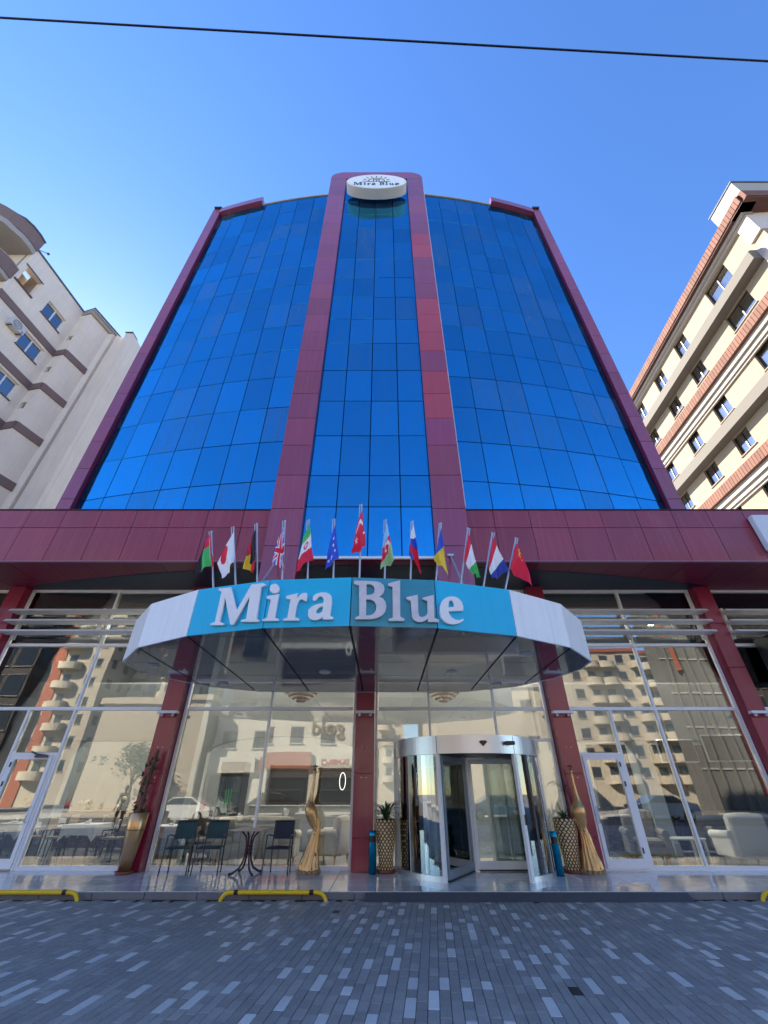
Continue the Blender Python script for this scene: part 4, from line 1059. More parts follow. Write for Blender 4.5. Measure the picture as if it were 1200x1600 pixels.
# arcade partition: piers and flat arches
def arcade(x0, x1, xc, hw, zs, rise, y0=14.6, y1=14.85, ztop=4.35):
    pts = [(x0, Z0 + ztop), (x0, Z0), (xc - hw, Z0), (xc - hw, Z0 + zs)]
    for i in range(1, 16): a = math.pi - math.pi * i / 16; pts.append((xc + hw * math.cos(a), Z0 + zs + rise * math.sin(a)))
    pts += [(xc + hw, Z0 + zs), (xc + hw, Z0), (x1, Z0), (x1, Z0 + ztop)]
    g = MB()
    # build as strips so that the concave outline fills cleanly
    n_ = len(pts); A = pts[3:-3]
    g.prism([(x0, Z0), (xc - hw, Z0), (xc - hw, Z0 + ztop), (x0, Z0 + ztop)], y0, y1, ax='y'); g.prism([(xc + hw, Z0), (x1, Z0), (x1, Z0 + ztop), (xc + hw, Z0 + ztop)], y0, y1, ax='y')
    for a, b in zip(A[:-1], A[1:]): g.prism([(a[0], a[1]), (b[0], b[1]), (b[0], Z0 + ztop), (a[0], Z0 + ztop)], y0, y1, ax='y')
    return g
arch_m = mat('arch_wall_paint', (.56, .56, .54), .6)
struct('arcade_wall', arcade(-6.2, -.6, -3.1, 2.25, 2.45, .42), arch_m)
struct('arcade_wall', arcade(-.4, 4.7, 1.95, 2.1, 2.45, .42), arch_m)
g = MB(); g.box(-21, -6.3, 14.35, 14.9, Z0 + 2.75, Z0 + 4.35); struct('bulkhead', g, INW)
g = MB(); g.box(4.8, 21, 14.35, 14.9, Z0 + 2.75, Z0 + 4.35); struct('bulkhead', g, INW)
g = MB(); g.box(-21, 21, 14.9, 19.0, Z0 + 4.36, Z0 + 4.5); struct('mezzanine_floor', g, INW)
for x, y, lab in ((-9.55, 14.66, 'pale square column inside the left shop window'), (7.75, 14.66, 'blue-grey square column inside the right window'), (-5.6, 13.9, 'pale square column inside behind the left terrace chairs'), (10.4, 12.9, 'pale column just inside the glass to the right of the far right maroon column')):
    t = thing('indoor_column', lab, 'column', (x, y, Z0)); g = MB(); g.bev(-.24, .24, -.24, .24, .02, 2.74 if y > 14.5 else 4.3, .01); part('shaft', g, mat('column_paint', (.34, .40, .44), .5), t)
    g = MB(); g.bev(-.26, .26, -.26, .26, .0, .30, .01); part('plinth', g, mat('plinth_stone', (.28, .31, .33), .4), t)
# chandeliers
for x, lab in ((-2.45, 'shallow crystal bowl chandelier left of the middle column'), (1.75, 'shallow crystal bowl chandelier above the revolving door')):
    t = thing('chandelier', lab, 'chandelier', (x, 13.3, Z0 + 3.7), 0, 'crystal bowl chandeliers inside')
    CR = mat('crystal_bowl', (.55, .45, .38), .25, noise=.3, nscale=20)
    for k, (r, z) in enumerate(((.46, .14), (.36, .06), (.24, -.01), (.12, -.07))):
        g = MB()
        g.lathe([(r - .02, z + .08), (r, z + .08), (r * .92, z), (r - .04, z)], (0, 0, 0), 28)
        for j in range(24): a = 2 * math.pi * j / 24; g.ball((r * math.cos(a), r * math.sin(a), z + .03), .022, 6)
        part('crystal_tier', g, CR, t)
    g = MB(); g.lathe([(.001, .2), (.16, .2), (.16, .23), (.001, .23)], (0, 0, 0), 20); g.tube([(0, 0, .2), (0, 0, 2.5)], .012, 6); part('ceiling_rose', g, SILVER, t)
# curtains, hung in pleats
CU = mat('brown_curtain', (.075, .060, .055), .85, noise=.25, nscale=3, aniso=(5, 5, .4))
def curtain(x0, x1, y, z0, z1, lab, m, n=None, amp=.05, nm='curtain'):
    t = thing(nm, lab, 'curtain', ((x0 + x1) / 2, y, z1)); n = n or int((x1 - x0) * 40); V = []; F = []
    for i in range(n + 1):
        x = x0 + (x1 - x0) * i / n; yy = y + amp * math.sin(x * 2 * math.pi / .24) + .03 * math.sin(x * 5.1)
        V += [(x, yy, z0), (x, yy, z1)]
    for i in range(n): F.append((2 * i, 2 * i + 2, 2 * i + 3, 2 * i + 1))
    g = MB(); g.add(V, F, 0, True); part('cloth', g, m, t, world=True)
    g = MB(); g.tube([(x0, y, z1 + .02), (x1, y, z1 + .02)], .02, 8); part('rail', g, SILVER, t, world=True)
curtain(6.6, 14.5, 15.6, Z0 + .02, Z0 + 2.72, 'long dark brown pleated curtain along the back of the right lounge', CU)
# televisions
for x, y, z, w, rz, lab in ((8.35, 13.7, Z0 + 2.12, 1.0, -8, 'smaller wall television inside the right window'), (9.42, 13.2, Z0 + 2.12, 1.12, -8, 'larger wall television inside the right window, next to the far column')):
    t = thing('television', lab, 'television', (x, y, z), rad(rz), 'televisions in the right lounge'); h = w * .58
    g = MB(); g.bev(-w / 2, w / 2, -.02, .05, 0, h, .01); part('case', g, SILVER, t)
    g = MB(); g.box(-w / 2 + .03, w / 2 - .03, -.027, -.021, .03, h - .03); part('screen', g, mat('dark_screen', (.010, .010, .018), .4, spec=.1), t)
    g = MB(); g.tube([(0, .05, h * .6), (0, .3, h * .8), (0, .3, 4.0)], .02, 6); part('bracket', g, GREY_D, t)
# seating
BEI = mat('beige_upholstery', (.62, .56, .48), .8, bump=.2, bscale=60); TAU = mat('taupe_upholstery', (.26, .235, .21), .8, bump=.2, bscale=60); CRM = mat('cream_upholstery', (.80, .76, .70), .8, bump=.2, bscale=60)
WOOD = mat('turned_wood', (.40, .18, .07), .4)
def sofa(name, lab, c, rz, w, m, seats=1, group=None, tuft=False, backh=.86, cat='armchair'):
    """rolled-arm seat, back towards local -y, front towards +y"""
    t = thing(name, lab, cat, c, rz, group)
    g = MB(); V = []; F = []; N = 10
    prof = [(-.40, .16), (-.42, .45), (-.44, backh - .1), (-.41, backh), (-.33, backh + .02), (-.25, backh - .05), (-.22, .55), (-.22, .40), (-.30, .16)]
    n_ = len(prof)
    for i in range(N + 1):
        x = -w / 2 + .10 + (w - .20) * i / N; sag = .03 * math.cos(math.pi * (i / N - .5)) 
        V += [(x, y, z + (sag if z > .7 else 0)) for y, z in prof]
    for i in range(N):
        for k in range(n_): F.append((i * n_ + k, (i + 1) * n_ + k, (i + 1) * n_ + (k + 1) % n_, i * n_ + (k + 1) % n_))
    F += [tuple(range(n_)), tuple(N * n_ + k for k in range(n_ - 1, -1, -1))]
    g.add(V, F, 0, True); part('back', g, m, t)
    g = MB(); g.bev(-w / 2 + .12, w / 2 - .12, -.28, .40, .16, .34, .03); part('seat_base', g, m, t)
    for k in range(seats):
        a = -w / 2 + .15 + (w - .30) * k / seats; b = a + (w - .30) / seats
        g = MB(); g.bev(a + .01, b - .01, -.22, .40, .345, .48, .04); part('cushion', g, m, t)
    for s in (-1, 1):
        g = MB(); g.bev(s * (w / 2 - .07) - .06, s * (w / 2 - .07) + .06, -.36, .40, .16, .56, .03); g.tube([(s * (w / 2 - .06), -.38, .60), (s * (w / 2 - .06), .41, .57)], .085, 12); part('arm', g, m, t)
        for y in (-.32, .34): g = MB(); g.tube([(s * (w / 2 - .12), y, .0), (s * (w / 2 - .12), y, .16)], [.018, .034], 10); part('leg', g, WOOD, t)
    if tuft:
        g = MB()
        for r in range(3):
            for k in range(int(w / .16)): g.ball((-w / 2 + .16 + k * .16 + (r % 2) * .08, -.225, .56 + r * .10), .014, 6)
        part('tufting_button', g, m, t, kind='stuff')
    return t
sofa('armchair', 'cream armchair seen from behind at the right end of the lounge window', (8.62, 12.75, Z0), rad(-3), 1.02, CRM, backh=.98)
sofa('tufted_armchair', 'taupe button-tufted armchair inside just right of the white door', (6.6, 13.4, Z0), rad(165), .95, TAU, tuft=True, backh=1.02)
sofa('tufted_sofa', 'long dark taupe tufted sofa behind the cream armchair', (10.0, 14.6, Z0), rad(178), 2.2, TAU, seats=3, tuft=True, backh=.95, cat='sofa')
sofa('beige_sofa', 'beige rolled-back sofa seen from behind, inside the middle-left window', (-3.05, 12.75, Z0), 0, 1.95, BEI, seats=2, backh=.92, cat='sofa')
sofa('beige_armchair', 'beige armchair inside near the middle column', (-1.35, 13.35, Z0), rad(70), .98, BEI, backh=.90)
sofa('olive_armchair', 'olive-grey armchair inside between the fridge and the cloth-covered table', (-4.55, 13.9, Z0), rad(185), .9, TAU, backh=.85)
t = thing('coffee_table', 'low white coffee table beside the tufted armchair', 'table', (7.55, 13.45, Z0)); g = MB(); g.bev(-.45, .45, -.3, .3, .44, .48, .01); part('tabletop', g, mat('white_lacquer', (.6, .62, .62), .25), t)
for sx in (-1, 1):
    for sy in (-1, 1): g = MB(); g.bev(sx * .4 - .03, sx * .4 + .03, sy * .25 - .03, sy * .25 + .03, 0, .44, .005); part('leg', g, mat('white_lacquer', (.6, .62, .62), .25), t)
# dining tables under cloths, with chairs
CLO = mat('white_tablecloth', (.62, .66, .70), .8)
def table(c, rz, lab, w=.85):
    t = thing('dining_table', lab, 'table', c, rz, 'tables under white cloths in the dining room')
    N = 32; V = []; F = []; h = .75
    ringp = []
    for k in range(N):
        a = 2 * math.pi * k / N; q = max(abs(math.cos(a)), abs(math.sin(a))); ringp.append((math.cos(a) / q * w / 2, math.sin(a) / q * w / 2))
    for k, (x, y) in enumerate(ringp): V.append((x, y, h))
    for k, (x, y) in enumerate(ringp): V.append((x * 1.01, y * 1.01, h - .015))
    for k, (x, y) in enumerate(ringp):
        cr = (abs(x) + abs(y)) / w; s = 1.04 + .03 * math.sin(k * 2.4); V.append((x * s, y * s, h - .22 - (.13 if cr > .93 else 0)))
    F.append(tuple(range(N)))
    for r in (0, 1):
        for k in range(N): F.append((r * N + k, (r + 1) * N + k, (r + 1) * N + (k + 1) % N, r * N + (k + 1) % N))
    g = MB(); g.add(V, F, 0, False)
    for sx in (-1, 1):
        for sy in (-1, 1): q = MB(); q.bev(sx * w * .4 - .025, sx * w * .4 + .025, sy * w * .4 - .025, sy * w * .4 + .025, 0, .73, .004); part('leg', q, GREY_D, t)
    part('tablecloth', g, CLO, t)
    q = MB(); q.bev(-.03, .03, -.03, .03, .752, .85, .01); q.bev(-.09, -.03, -.05, .05, .752, .80, .01); part('napkin_holder', q, mat('white_china', (.75, .75, .75), .2), t)
    return t
DCH = mat('tan_seat_fabric', (.28, .22, .17), .8)
def dchair(c, rz, lab):
    t = thing('dining_chair', lab, 'chair', c, rz, 'dark framed dining chairs inside')
    for sx in (-1, 1):
        g = MB(); g.tube([(sx * .2, -.2, 0), (sx * .19, -.19, .45), (sx * .19, -.19, .62), (sx * .19, .1, .64)], .016, 6); part('leg', g, CHAIRB, t)
        g = MB(); g.tube([(sx * .19, .22, 0), (sx * .19, .19, .45), (sx * .19, .25, .88)], .016, 6); part('leg', g, CHAIRB, t)
    g = MB(); g.bev(-.21, .21, -.21, .21, .43, .48, .015); part('seat', g, DCH, t)
    g = MB(); g.bev(-.19, .19, .215, .245, .60, .86, .01); part('backrest', g, DCH, t)
    return t
TL = [(-7.75, 13.7, 0, 'cloth-covered table in the middle of the left dining window'), (-5.25, 13.0, 4, 'cloth-covered table behind the left column'), (-9.9, 14.0, 0, 'cloth-covered table behind the white glass door on the left'), (-7.6, 15.9, 0, 'cloth-covered table at the back of the dining room'), (-10.6, 16.2, 0, 'cloth-covered table in the far left back of the dining room')]
for i, (x, y, rz, lab) in enumerate(TL):
    table((x, y, Z0), rad(rz), lab)
    for k, (dx, dy, r) in enumerate(((-.75, .05, 90), (.75, -.05, -90), (.05, .72, 0), (0, -.75, 180))):
        if (i in (1,) and k in (1, 3)) or (i == 0 and k == 3) or (i > 2 and k > 1): continue
        dchair((x + dx, y + dy, Z0), rad(r + rng.uniform(-10, 10)), ['dining chair on the left of the ', 'dining chair on the right of the ', 'dining chair behind the ', 'dining chair in front of the '][k] + ['table in the middle of the left dining window', 'table behind the left maroon column', 'table behind the white glass door', 'table at the back of the dining room', 'table in the far left back corner'][i])
# drinks fridge
t = thing('drinks_fridge', 'glass-door drinks fridge with a green claw logo inside the middle-left window', 'fridge', (-4.25, 14.1, Z0))
g = MB(); g.box(-.33, -.29, -.3, .3, .1, 1.95); g.box(.29, .33, -.3, .3, .1, 1.95); g.box(-.29, .29, .27, .3, .1, 1.95); g.box(-.29, .29, -.3, .27, .0, .12); g.box(-.33, .33, -.31, .3, 1.95, 2.15); part('cabinet', g, mat('fridge_black', (.03, .03, .035), .3), t)
for z in (.4, .75, 1.1, 1.45):
    g = MB(); g.box(-.29, .29, -.25, .27, z, z + .015); part('shelf', g, SILVER, t)
    g = MB()
    for k in range(7): g.lathe([(.001, 0), (.032, 0), (.032, .14), (.012, .20), (.012, .24), (.001, .24)], (-.24 + k * .08, -.18, z + .016), 8, m=(k + int(z * 10)) % 4)
    part('bottle', g, [mat('bottle_red', (.5, .03, .03), .3), mat('bottle_blue', (.05, .15, .5), .3), mat('bottle_white', (.6, .6, .6), .3), mat('bottle_brown', (.15, .05, .02), .3)], t)
g = MB(); g.box(-.29, .29, -.312, -.304, .14, 1.93); part('glass_door', g, DGLASS, t)
g = MB(); g.box(-.33, -.295, -.325, -.305, .12, 1.94); part('door_edge', g, mat('white_strip', (.8, .8, .8), .4), t)
g = MB()
for dx in (-.07, 0, .07): g.prism([(dx - .02, 1.52), (dx + .012, 1.50), (dx + .022, 1.20), (dx + .0, 1.06), (dx - .012, 1.24)], -.322, -.314, ax='y')
part('logo', g, mat('logo_green', (.05, .55, .15), .4), t)
# reception counter and white counters seen through the windows
def counter(c, w, d, h, lab, m):
    t = thing('counter', lab, 'counter', c); g = MB(); g.bev(-w / 2, w / 2, -d / 2, d / 2, 0, h - .05, .01); part('body', g, m, t)
    g = MB(); g.bev(-w / 2 - .04, w / 2 + .04, -d / 2 - .04, d / 2 + .04, h - .048, h, .01); part('counter_top', g, mat('counter_stone', (.5, .52, .52), .2), t)
counter((-2.6, 16.2, Z0), 3.2, .6, 1.1, 'long white bar counter behind the beige sofa', mat('white_counter', (.55, .56, .56), .4))
counter((4.0, 15.4, Z0), 1.3, .6, 1.1, 'white reception counter seen through the revolving door', mat('white_counter', (.55, .56, .56), .4))
counter((6.9, 16.2, Z0), 1.6, .5, 1.05, 'white sideboard behind the tufted armchair', mat('white_counter', (.55, .56, .56), .4))
t = thing('back_bar', 'dark shelving with rows of bottles behind the bar counter', 'shelving', (-2.6, 18.6, Z0))
g = MB(); g.box(-1.7, 1.7, .25, .35, 0, 2.3); g.box(-1.7, -1.65, -.1, .25, 0, 2.3); g.box(1.65, 1.7, -.1, .25, 0, 2.3); part('frame', g, mat('dark_wood', (.05, .03, .02), .5), t)
for z in (1.1, 1.5, 1.9): g = MB(); g.box(-1.65, 1.65, -.1, .25, z, z + .03); part('shelf', g, mat('dark_wood', (.05, .03, .02), .5), t)
# planter shelf with dry flowers left
t = thing('flower_trough', 'long wooden flower trough with dried branches along the dining room wall', 'planter', (-9.0, 16.9, Z0 + .95)); g = MB(); g.bev(-3.5, 3.5, -.2, .2, -.95, 0, .02); part('trough', g, mat('brown_wood', (.10, .055, .035), .5), t)
rg = random.Random(8)
for k in range(26):
    x = rg.uniform(-3.3, 3.3); g = MB(); z = rg.uniform(.4, 1.1); P = [(x, 0, 0), (x + rg.uniform(-.1, .1), rg.uniform(-.1, .1), z * .5), (x + rg.uniform(-.25, .25), rg.uniform(-.1, .1), z)]; g.tube(P, [.02, .014, .005], 5); part('branch', g, mat('pale_branch', (.42, .33, .24), .8), t)
    g = MB(); g.ball((x + rg.uniform(-.15, .15), 0, rg.uniform(.05, .3)), rg.uniform(.05, .10), 8); part('blossom', g, [mat('cream_blossom', (.6, .5, .4), .8), mat('red_blossom', (.35, .03, .06), .8), LEAF][k % 3], t)
# glowing wall mirror ring near the middle column
g = MB(); g.tube([(-1.20 + .085 * math.cos(2 * math.pi * i / 24), 14.4, Z0 + 1.70 + .21 * math.sin(2 * math.pi * i / 24)) for i in range(25)], .009, 8, cap=False)
solo('ring_lamp', g, mat('lit_ring', (1, 1, 1), .5, emit=((1, .97, .92), 0.6)), 'thin white glowing oval ring lamp hung inside left of the middle column', 'lamp')

# lit ceiling downlights of the lobby: lamps with their own light
LIT = mat('lit_diffuser', (1, 1, 1), .5, emit=((1, .93, .82), 5.0))
for i, (x, y, z, where) in enumerate([(x_, 14.1, 6.25, 'high front') for x_ in (-13.3, -8.2, -6.8, -3.4, .2, 3.4, 5.6, 9.2, 12.2)] + [(x_, 16.6, 4.36, 'low rear') for x_ in (-11.5, -7.9, -3.6, -.2, 2.6, 6.2, 9.4)]):
    t = thing('ceiling_light', 'round lit downlight in the %s part of the lobby ceiling' % where, 'ceiling light', (x, y, Z0 + z - .02), 0, 'lit downlights in the lobby ceiling')
    g = MB(); g.lathe([(.11, .0), (.15, .0), (.15, .02), (.11, .02)], (0, 0, 0), 20); part('rim', g, SILVER, t)
    g = MB(); g.lathe([(.001, .004), (.11, .004)], (0, 0, 0), 20); part('diffuser', g, LIT, t)
    ld = bpy.data.lights.new('lamp', 'AREA'); ld.shape = 'DISK'; ld.size = .2; ld.energy = 30 if i < 9 else 34; ld.color = (1, .93, .84)
    lo = bpy.data.objects.new('lamp', ld); COL.objects.link(lo); lo.parent = t; lo.location = (0, 0, -.01)

# ------------------------------------------------------------------ neighbour on the left: stepped cream block with brown bands
def frame2(A, B):
    A = Vector((A[0], A[1], 0)); B = Vector((B[0], B[1], 0)); e = (B - A).normalized(); nrm = Vector((e.y, -e.x, 0))
    return A, e, nrm
LB = thing('apartment_block', 'stepped cream apartment block with brown floor bands, left of the hotel', 'building', (-21, 14, 0))
A, e, nrm = frame2((-21.15, 12.27), (-20.71, 16.23))          # e runs away from the camera, nrm points to the hotel (+x)
def wq(g, s0, s1, z0, z1, d0, d1, m=0, A=A, e=e, nrm=nrm):
    """box in wall coordinates: s along the wall, d out of it"""
    P = [A + e * s0 + nrm * d0, A + e * s1 + nrm * d0, A + e * s1 + nrm * d1, A + e * s0 + nrm * d1]
    V = [(p.x, p.y, z0) for p in P] + [(p.x, p.y, z1) for p in P]
    g.add(V, [(0, 1, 2, 3), (7, 6, 5, 4), (0, 4, 5, 1), (1, 5, 6, 2), (2, 6, 7, 3), (3, 7, 4, 0)], m); return g
FLz = [24.40 - 3.17 * k for k in range(8)]      # undersides of the brown bands
def wall_with_holes(parent, s0, s1, z0, z1, holes, d, m, thick=.3, W_=None, name='wall'):
    """wall slab cut into strips around rectangular openings (s0,s1,z0,z1)"""
    W_ = W_ or (A, e, nrm); g = MB(); zs = sorted({z0, z1} | {h[2] for h in holes} | {h[3] for h in holes})
    for a, b in zip(zs[:-1], zs[1:]):
        hs_ = sorted([h for h in holes if h[2] <= a + 1e-6 and h[3] >= b - 1e-6]); s = s0
        for h in hs_:
            if h[0] > s: wq(g, s, h[0], a, b, d - thick, d, 0, *W_)
            s = h[1]
        if s < s1: wq(g, s, s1, a, b, d - thick, d, 0, *W_)
    return part(name, g, m, parent, world=True)
def window(parent, s0, s1, z0, z1, d, fm_, W_=None, mull=1, cur=None, gl=NGLASS, open_=None, sill=None):
    W_ = W_ or (A, e, nrm); t = .06; g = MB(); D0, D1 = d - .22, d - .14
    wq(g, s0, s1, z0, z0 + t, D0, D1, 0, *W_); wq(g, s0, s1, z1 - t, z1, D0, D1, 0, *W_)
    wq(g, s0, s0 + t, z0 + t, z1 - t, D0, D1, 0, *W_); wq(g, s1 - t, s1, z0 + t, z1 - t, D0, D1, 0, *W_)
    for k in range(mull):
        c = s0 + (s1 - s0) * (k + 1) / (mull + 1); wq(g, c - .035, c + .035, z0 + t, z1 - t, D0, D1, 0, *W_)
    w = part('window', g, fm_, parent, world=True)
    g = MB(); wq(g, s0 + t, s1 - t, z0 + t, z1 - t, d - .19, d - .18, 0, *W_); part('window_glass', g, gl, w, world=True)
    if sill: g = MB(); wq(g, s0 - .06, s1 + .06, z0 - .06, z0 - .002, d - .13, d + .07, 0, *W_); part('sill', g, sill, w, world=True)
    if cur:
        g = MB(); N = 24; V = []; F = []
        a_, e_, n_ = W_
        for i in range(N + 1):
            s = s0 + t + (s1 - s0 - 2 * t) * i / N; p = a_ + e_ * s + n_ * (d - .27 + .02 * math.sin(i * 1.9)); V += [(p.x, p.y, z0 + t), (p.x, p.y, z1 - t)]
        for i in range(N): F.append((2 * i, 2 * i + 2, 2 * i + 3, 2 * i + 1))
        g.add(V, F, 0, True); part('curtain', g, cur, w, world=True)
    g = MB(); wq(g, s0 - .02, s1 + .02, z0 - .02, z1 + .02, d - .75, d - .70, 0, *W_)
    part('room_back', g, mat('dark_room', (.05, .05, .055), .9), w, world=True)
    return w
BG_ = clear_glass('pale_blue_window_glass', tint=(.62, .70, .78), base=.20, gain=1.4)
holes = []
for k in range(8):
    zb = 25.87 - 3.15 * k; holes.append((2.10, 3.50, zb, zb + 1.25))
holes.append((.12, 1.25, 26.0, 27.5))
wall_with_holes(LB, 0, 4.05, 0, 29.0, holes, 0, CREAM)
for h in holes[:-1]: window(LB, *h, 0, WFRAME, cur=CURT, gl=BG_, sill=mat('dark_sill', (.12, .10, .10), .7))
# brown bands and thin trims under every floor
def bandz(s0, s1, d, W_=None):
    for k, z in enumerate(FLz):
        g = MB(); wq(g, s0, s1, z - .25, z + .25, d, d + .07, 0, *(W_ or (A, e, nrm))); part('floor_band', g, BROWNB, LB, world=True)
bandz(0, 4.05, .002)
# loggia hole with an air conditioner in it
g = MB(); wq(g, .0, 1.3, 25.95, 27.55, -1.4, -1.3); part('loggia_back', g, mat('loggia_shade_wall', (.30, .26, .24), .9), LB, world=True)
g = MB(); wq(g, .0, 1.3, 25.8, 25.98, -1.3, -.3); part('loggia_floor', g, CREAM, LB, world=True)
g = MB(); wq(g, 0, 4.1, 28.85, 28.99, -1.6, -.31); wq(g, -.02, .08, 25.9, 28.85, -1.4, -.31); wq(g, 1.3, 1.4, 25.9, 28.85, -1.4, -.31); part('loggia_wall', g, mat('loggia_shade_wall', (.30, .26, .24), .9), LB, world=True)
g = MB(); wq(g, .08, 1.32, 27.5, 27.56, 0, .05); wq(g, .08, 1.32, 25.93, 26.0, 0, .10); part('loggia_trim', g, mat('dark_sill', (.12, .10, .10), .7), LB, world=True)
def aircon(s, z, d, lab, W_=None):
    a_, e_, n_ = W_ or (A, e, nrm); c = a_ + e_ * s + n_ * d
    t = thing('air_conditioner', lab, 'air conditioner', (c.x, c.y, z)); W2 = (a_, e_, n_)
    g = MB(); wq(g, s - .42, s + .42, z, z + .58, d + .03, d + .35, 0, *W2); part('case', g, mat('aircon_white', (.55, .55, .55), .5), t, world=True)
    g = MB()
    a2 = a_ + e_ * (s - .08) + n_ * (d + .352)
    for r in (.06, .13, .20, .25):
        P = [a2 + e_ * (r * math.cos(k * math.pi / 10)) + Vector((0, 0, z + .29 + r * math.sin(k * math.pi / 10))) for k in range(21)]; g.tube(P, .010, 5, cap=False)
    part('fan_grille', g, GREY_D, t, world=True)
    g = MB(); wq(g, s + .24, s + .36, z + .08, z + .16, d + .352, d + .357, 0, *W2); part('badge', g, mat('purple_badge', (.20, .05, .25), .5), t, world=True)
    g = MB()
    for q in (-.3, .3): wq(g, s + q - .02, s + q + .02, z - .05, z, d, d + .36, 0, *W2)
    part('bracket', g, GREY_D, t, world=True)
aircon(.55, 26.05, -.9, 'air conditioner unit inside the open loggia high on the left building')
aircon(1.55, 23.15, .0, 'white air conditioner unit on the left building wall beside a curtained window')
# curved roof slab and curved balconies at the near end
def arcslab(s0, s1, bulge, z0, z1, name, m, inner=0.0):
    N = 18; P = []
    for i in range(N + 1):
        f = i / N; s = s0 + (s1 - s0) * f; P.append(A + e * s + nrm * (.01 + bulge * math.sin(math.pi * f) ** .8))
    poly = [(p.x, p.y) for p in P]
    if inner: q = [A + e * (s0 + (s1 - s0) * (1 - i / N)) + nrm * max(.0, .01 + bulge * math.sin(math.pi * (1 - i / N)) ** .8 - inner) for i in range(N + 1)]; poly += [(p.x - .0, p.y) for p in q]
    g = MB(); n_ = len(poly)
    if inner:
        for i in range(N):
            a, b = poly[i], poly[i + 1]; c, d = poly[2 * N + 1 - i - 1], poly[2 * N + 1 - i]
            g.prism([a, b, c, d], z0, z1)
    else: g.prism(poly, z0, z1)
    return part(name, g, m, LB, world=True)
CURVE = [(-21.09, 12.30), (-21.07, 11.85), (-21.16, 11.38), (-21.37, 10.97), (-21.66, 10.60), (-22.0, 10.30), (-22.5, 9.98), (-23.2, 9.65), (-24.2, 9.35), (-25.4, 9.18), (-26.8, 9.15), (-28.2, 9.35)]
def corner_slab(off, z0, z1, name, m, rim=0):
    """slab (or thin upright rim) that follows the rounded corner balcony"""
    P = [Vector((x, y)) for x, y in CURVE]; N = len(P); O = []; I = []
    for i in range(N):
        d = (P[min(i + 1, N - 1)] - P[max(i - 1, 0)]).normalized(); nn = Vector((-d.y, d.x)) * -1
        if nn.x < 0 and i < 4: nn = -nn
        O.append(P[i] + nn * off); I.append(P[i] + nn * (off - rim))
    g = MB()
    if rim:
        for i in range(N - 1): g.prism([tuple(I[i]), tuple(I[i + 1]), tuple(O[i + 1]), tuple(O[i])], z0, z1)
    else: g.prism([tuple(p) for p in O[::-1]] + [(-28.2, 12.30)][::-1], z0, z1)
    return part(name, g, m, LB, world=True)
corner_slab(0, 28.86, 29.90, 'roof_canopy_band', BROWNB); corner_slab(-.05, 28.45, 28.855, 'roof_canopy', CORN); corner_slab(.07, 29.902, 29.98, 'roof_canopy_edge', mat('slate_edge', (.10, .12, .16), .6))
for k in range(7):
    z = 25.66 - 3.17 * k
    corner_slab(-.10, z - .30, z - .002, 'balcony_slab', CORN); corner_slab(-.04, z, z + .92, 'balcony_front', BROWNB, .14); corner_slab(.0, z + .922, z + .98, 'balcony_rail', CORN, .2)
g = MB(); g.box(-30, -21.16, 12.30, 12.55, 0, 29.0); part('front_wall', g, CREAM, LB, world=True)
g = MB(); wq(g, 0, 4.1, 29.0, 29.09, -.5, .08); part('roof_edge', g, mat('slate_edge', (.10, .12, .16), .6), LB, world=True)
# step: short face turned to the street with vent windows, then the second wall plane
W2 = frame2((-19.96, 16.16), (-19.42, 18.12))
C1 = A + e * 4.05
WS = frame2((C1.x, C1.y), (-19.96, 16.16)); WS = (WS[0], WS[1], WS[2])
Ls = (Vector((-19.96, 16.16, 0)) - C1).length
hv = [(.12, .52, 25.75 - 3.17 * k, 26.25 - 3.17 * k) for k in range(8)]
wall_with_holes(LB, 0, Ls, 0, 29.0, hv, 0, CREAM, .25, WS)
for h in hv: window(LB, *h, 0, TEALW, WS, 0, None)
bandz(0, Ls, .002, WS)
wall_with_holes(LB, 0, 1.52, 0, 28.6, [], 0, CREAM, .3, W2); bandz(0, 1.52, .002, W2)
g = MB(); wq(g, -.1, 2.1, 28.6, 28.85, -1.5, .16, 0, *W2); wq(g, -.12, 2.15, 28.852, 29.0, -1.5, .24, 0, *W2); part('eave', g, CORN, LB, world=True)
g = MB(); wq(g, -.14, 2.2, 29.0, 29.07, -1.5, .30, 0, *W2); part('roof_edge', g, mat('slate_edge', (.10, .12, .16), .6), LB, world=True)
# far return: broad face turned to the street, then a pilaster
e2 = W2[1]; Q = W2[0] + e2 * 1.52
for (xa, ya, xb, yb, zt, nm) in ((Q.x, Q.y, Q.x + .35, Q.y + .05, 28.6, 'wall'), (Q.x + .35, Q.y + .25, -18.55, Q.y + .55, 28.8, 'wall'), (-18.55, Q.y + .20, -18.06, Q.y + .22, 29.0, 'pilaster')):
    Wn = frame2((xa, ya), (xb, yb)); g = MB(); wq(g, 0, math.hypot(xb - xa, yb - ya), 0, zt, -.3, 0, 0, *Wn); part(nm, g, CREAM, LB, world=True)
g = MB(); g.box(-18.35, -18.06, Q.y + .52, Q.y + 7, 0, 29.0); part('wall', g, CREAM, LB, world=True)
g = MB(); g.box(-18.60, -18.03, Q.y + .12, Q.y + .8, 29.0, 29.06); part('roof_edge', g, mat('slate_edge', (.10, .12, .16), .6), LB, world=True)
g = MB(); g.box(-32, -22.6, 12.6, 26, 0, 28.5); g.box(-21.9, -20.2, 16.8, 25, 0, 28.5); g.box(-20.2, -18.4, 19.0, 25, 0, 28.5); part('building_core', g, CREAM, LB, world=True)
p = A + e * 1.0
t = thing('rooftop_antenna', 'small rooftop bracket and antenna on the curved roof of the left building', 'antenna', (p.x, p.y, 29.1)); g = MB(); q = A + e * .15 + nrm * .0
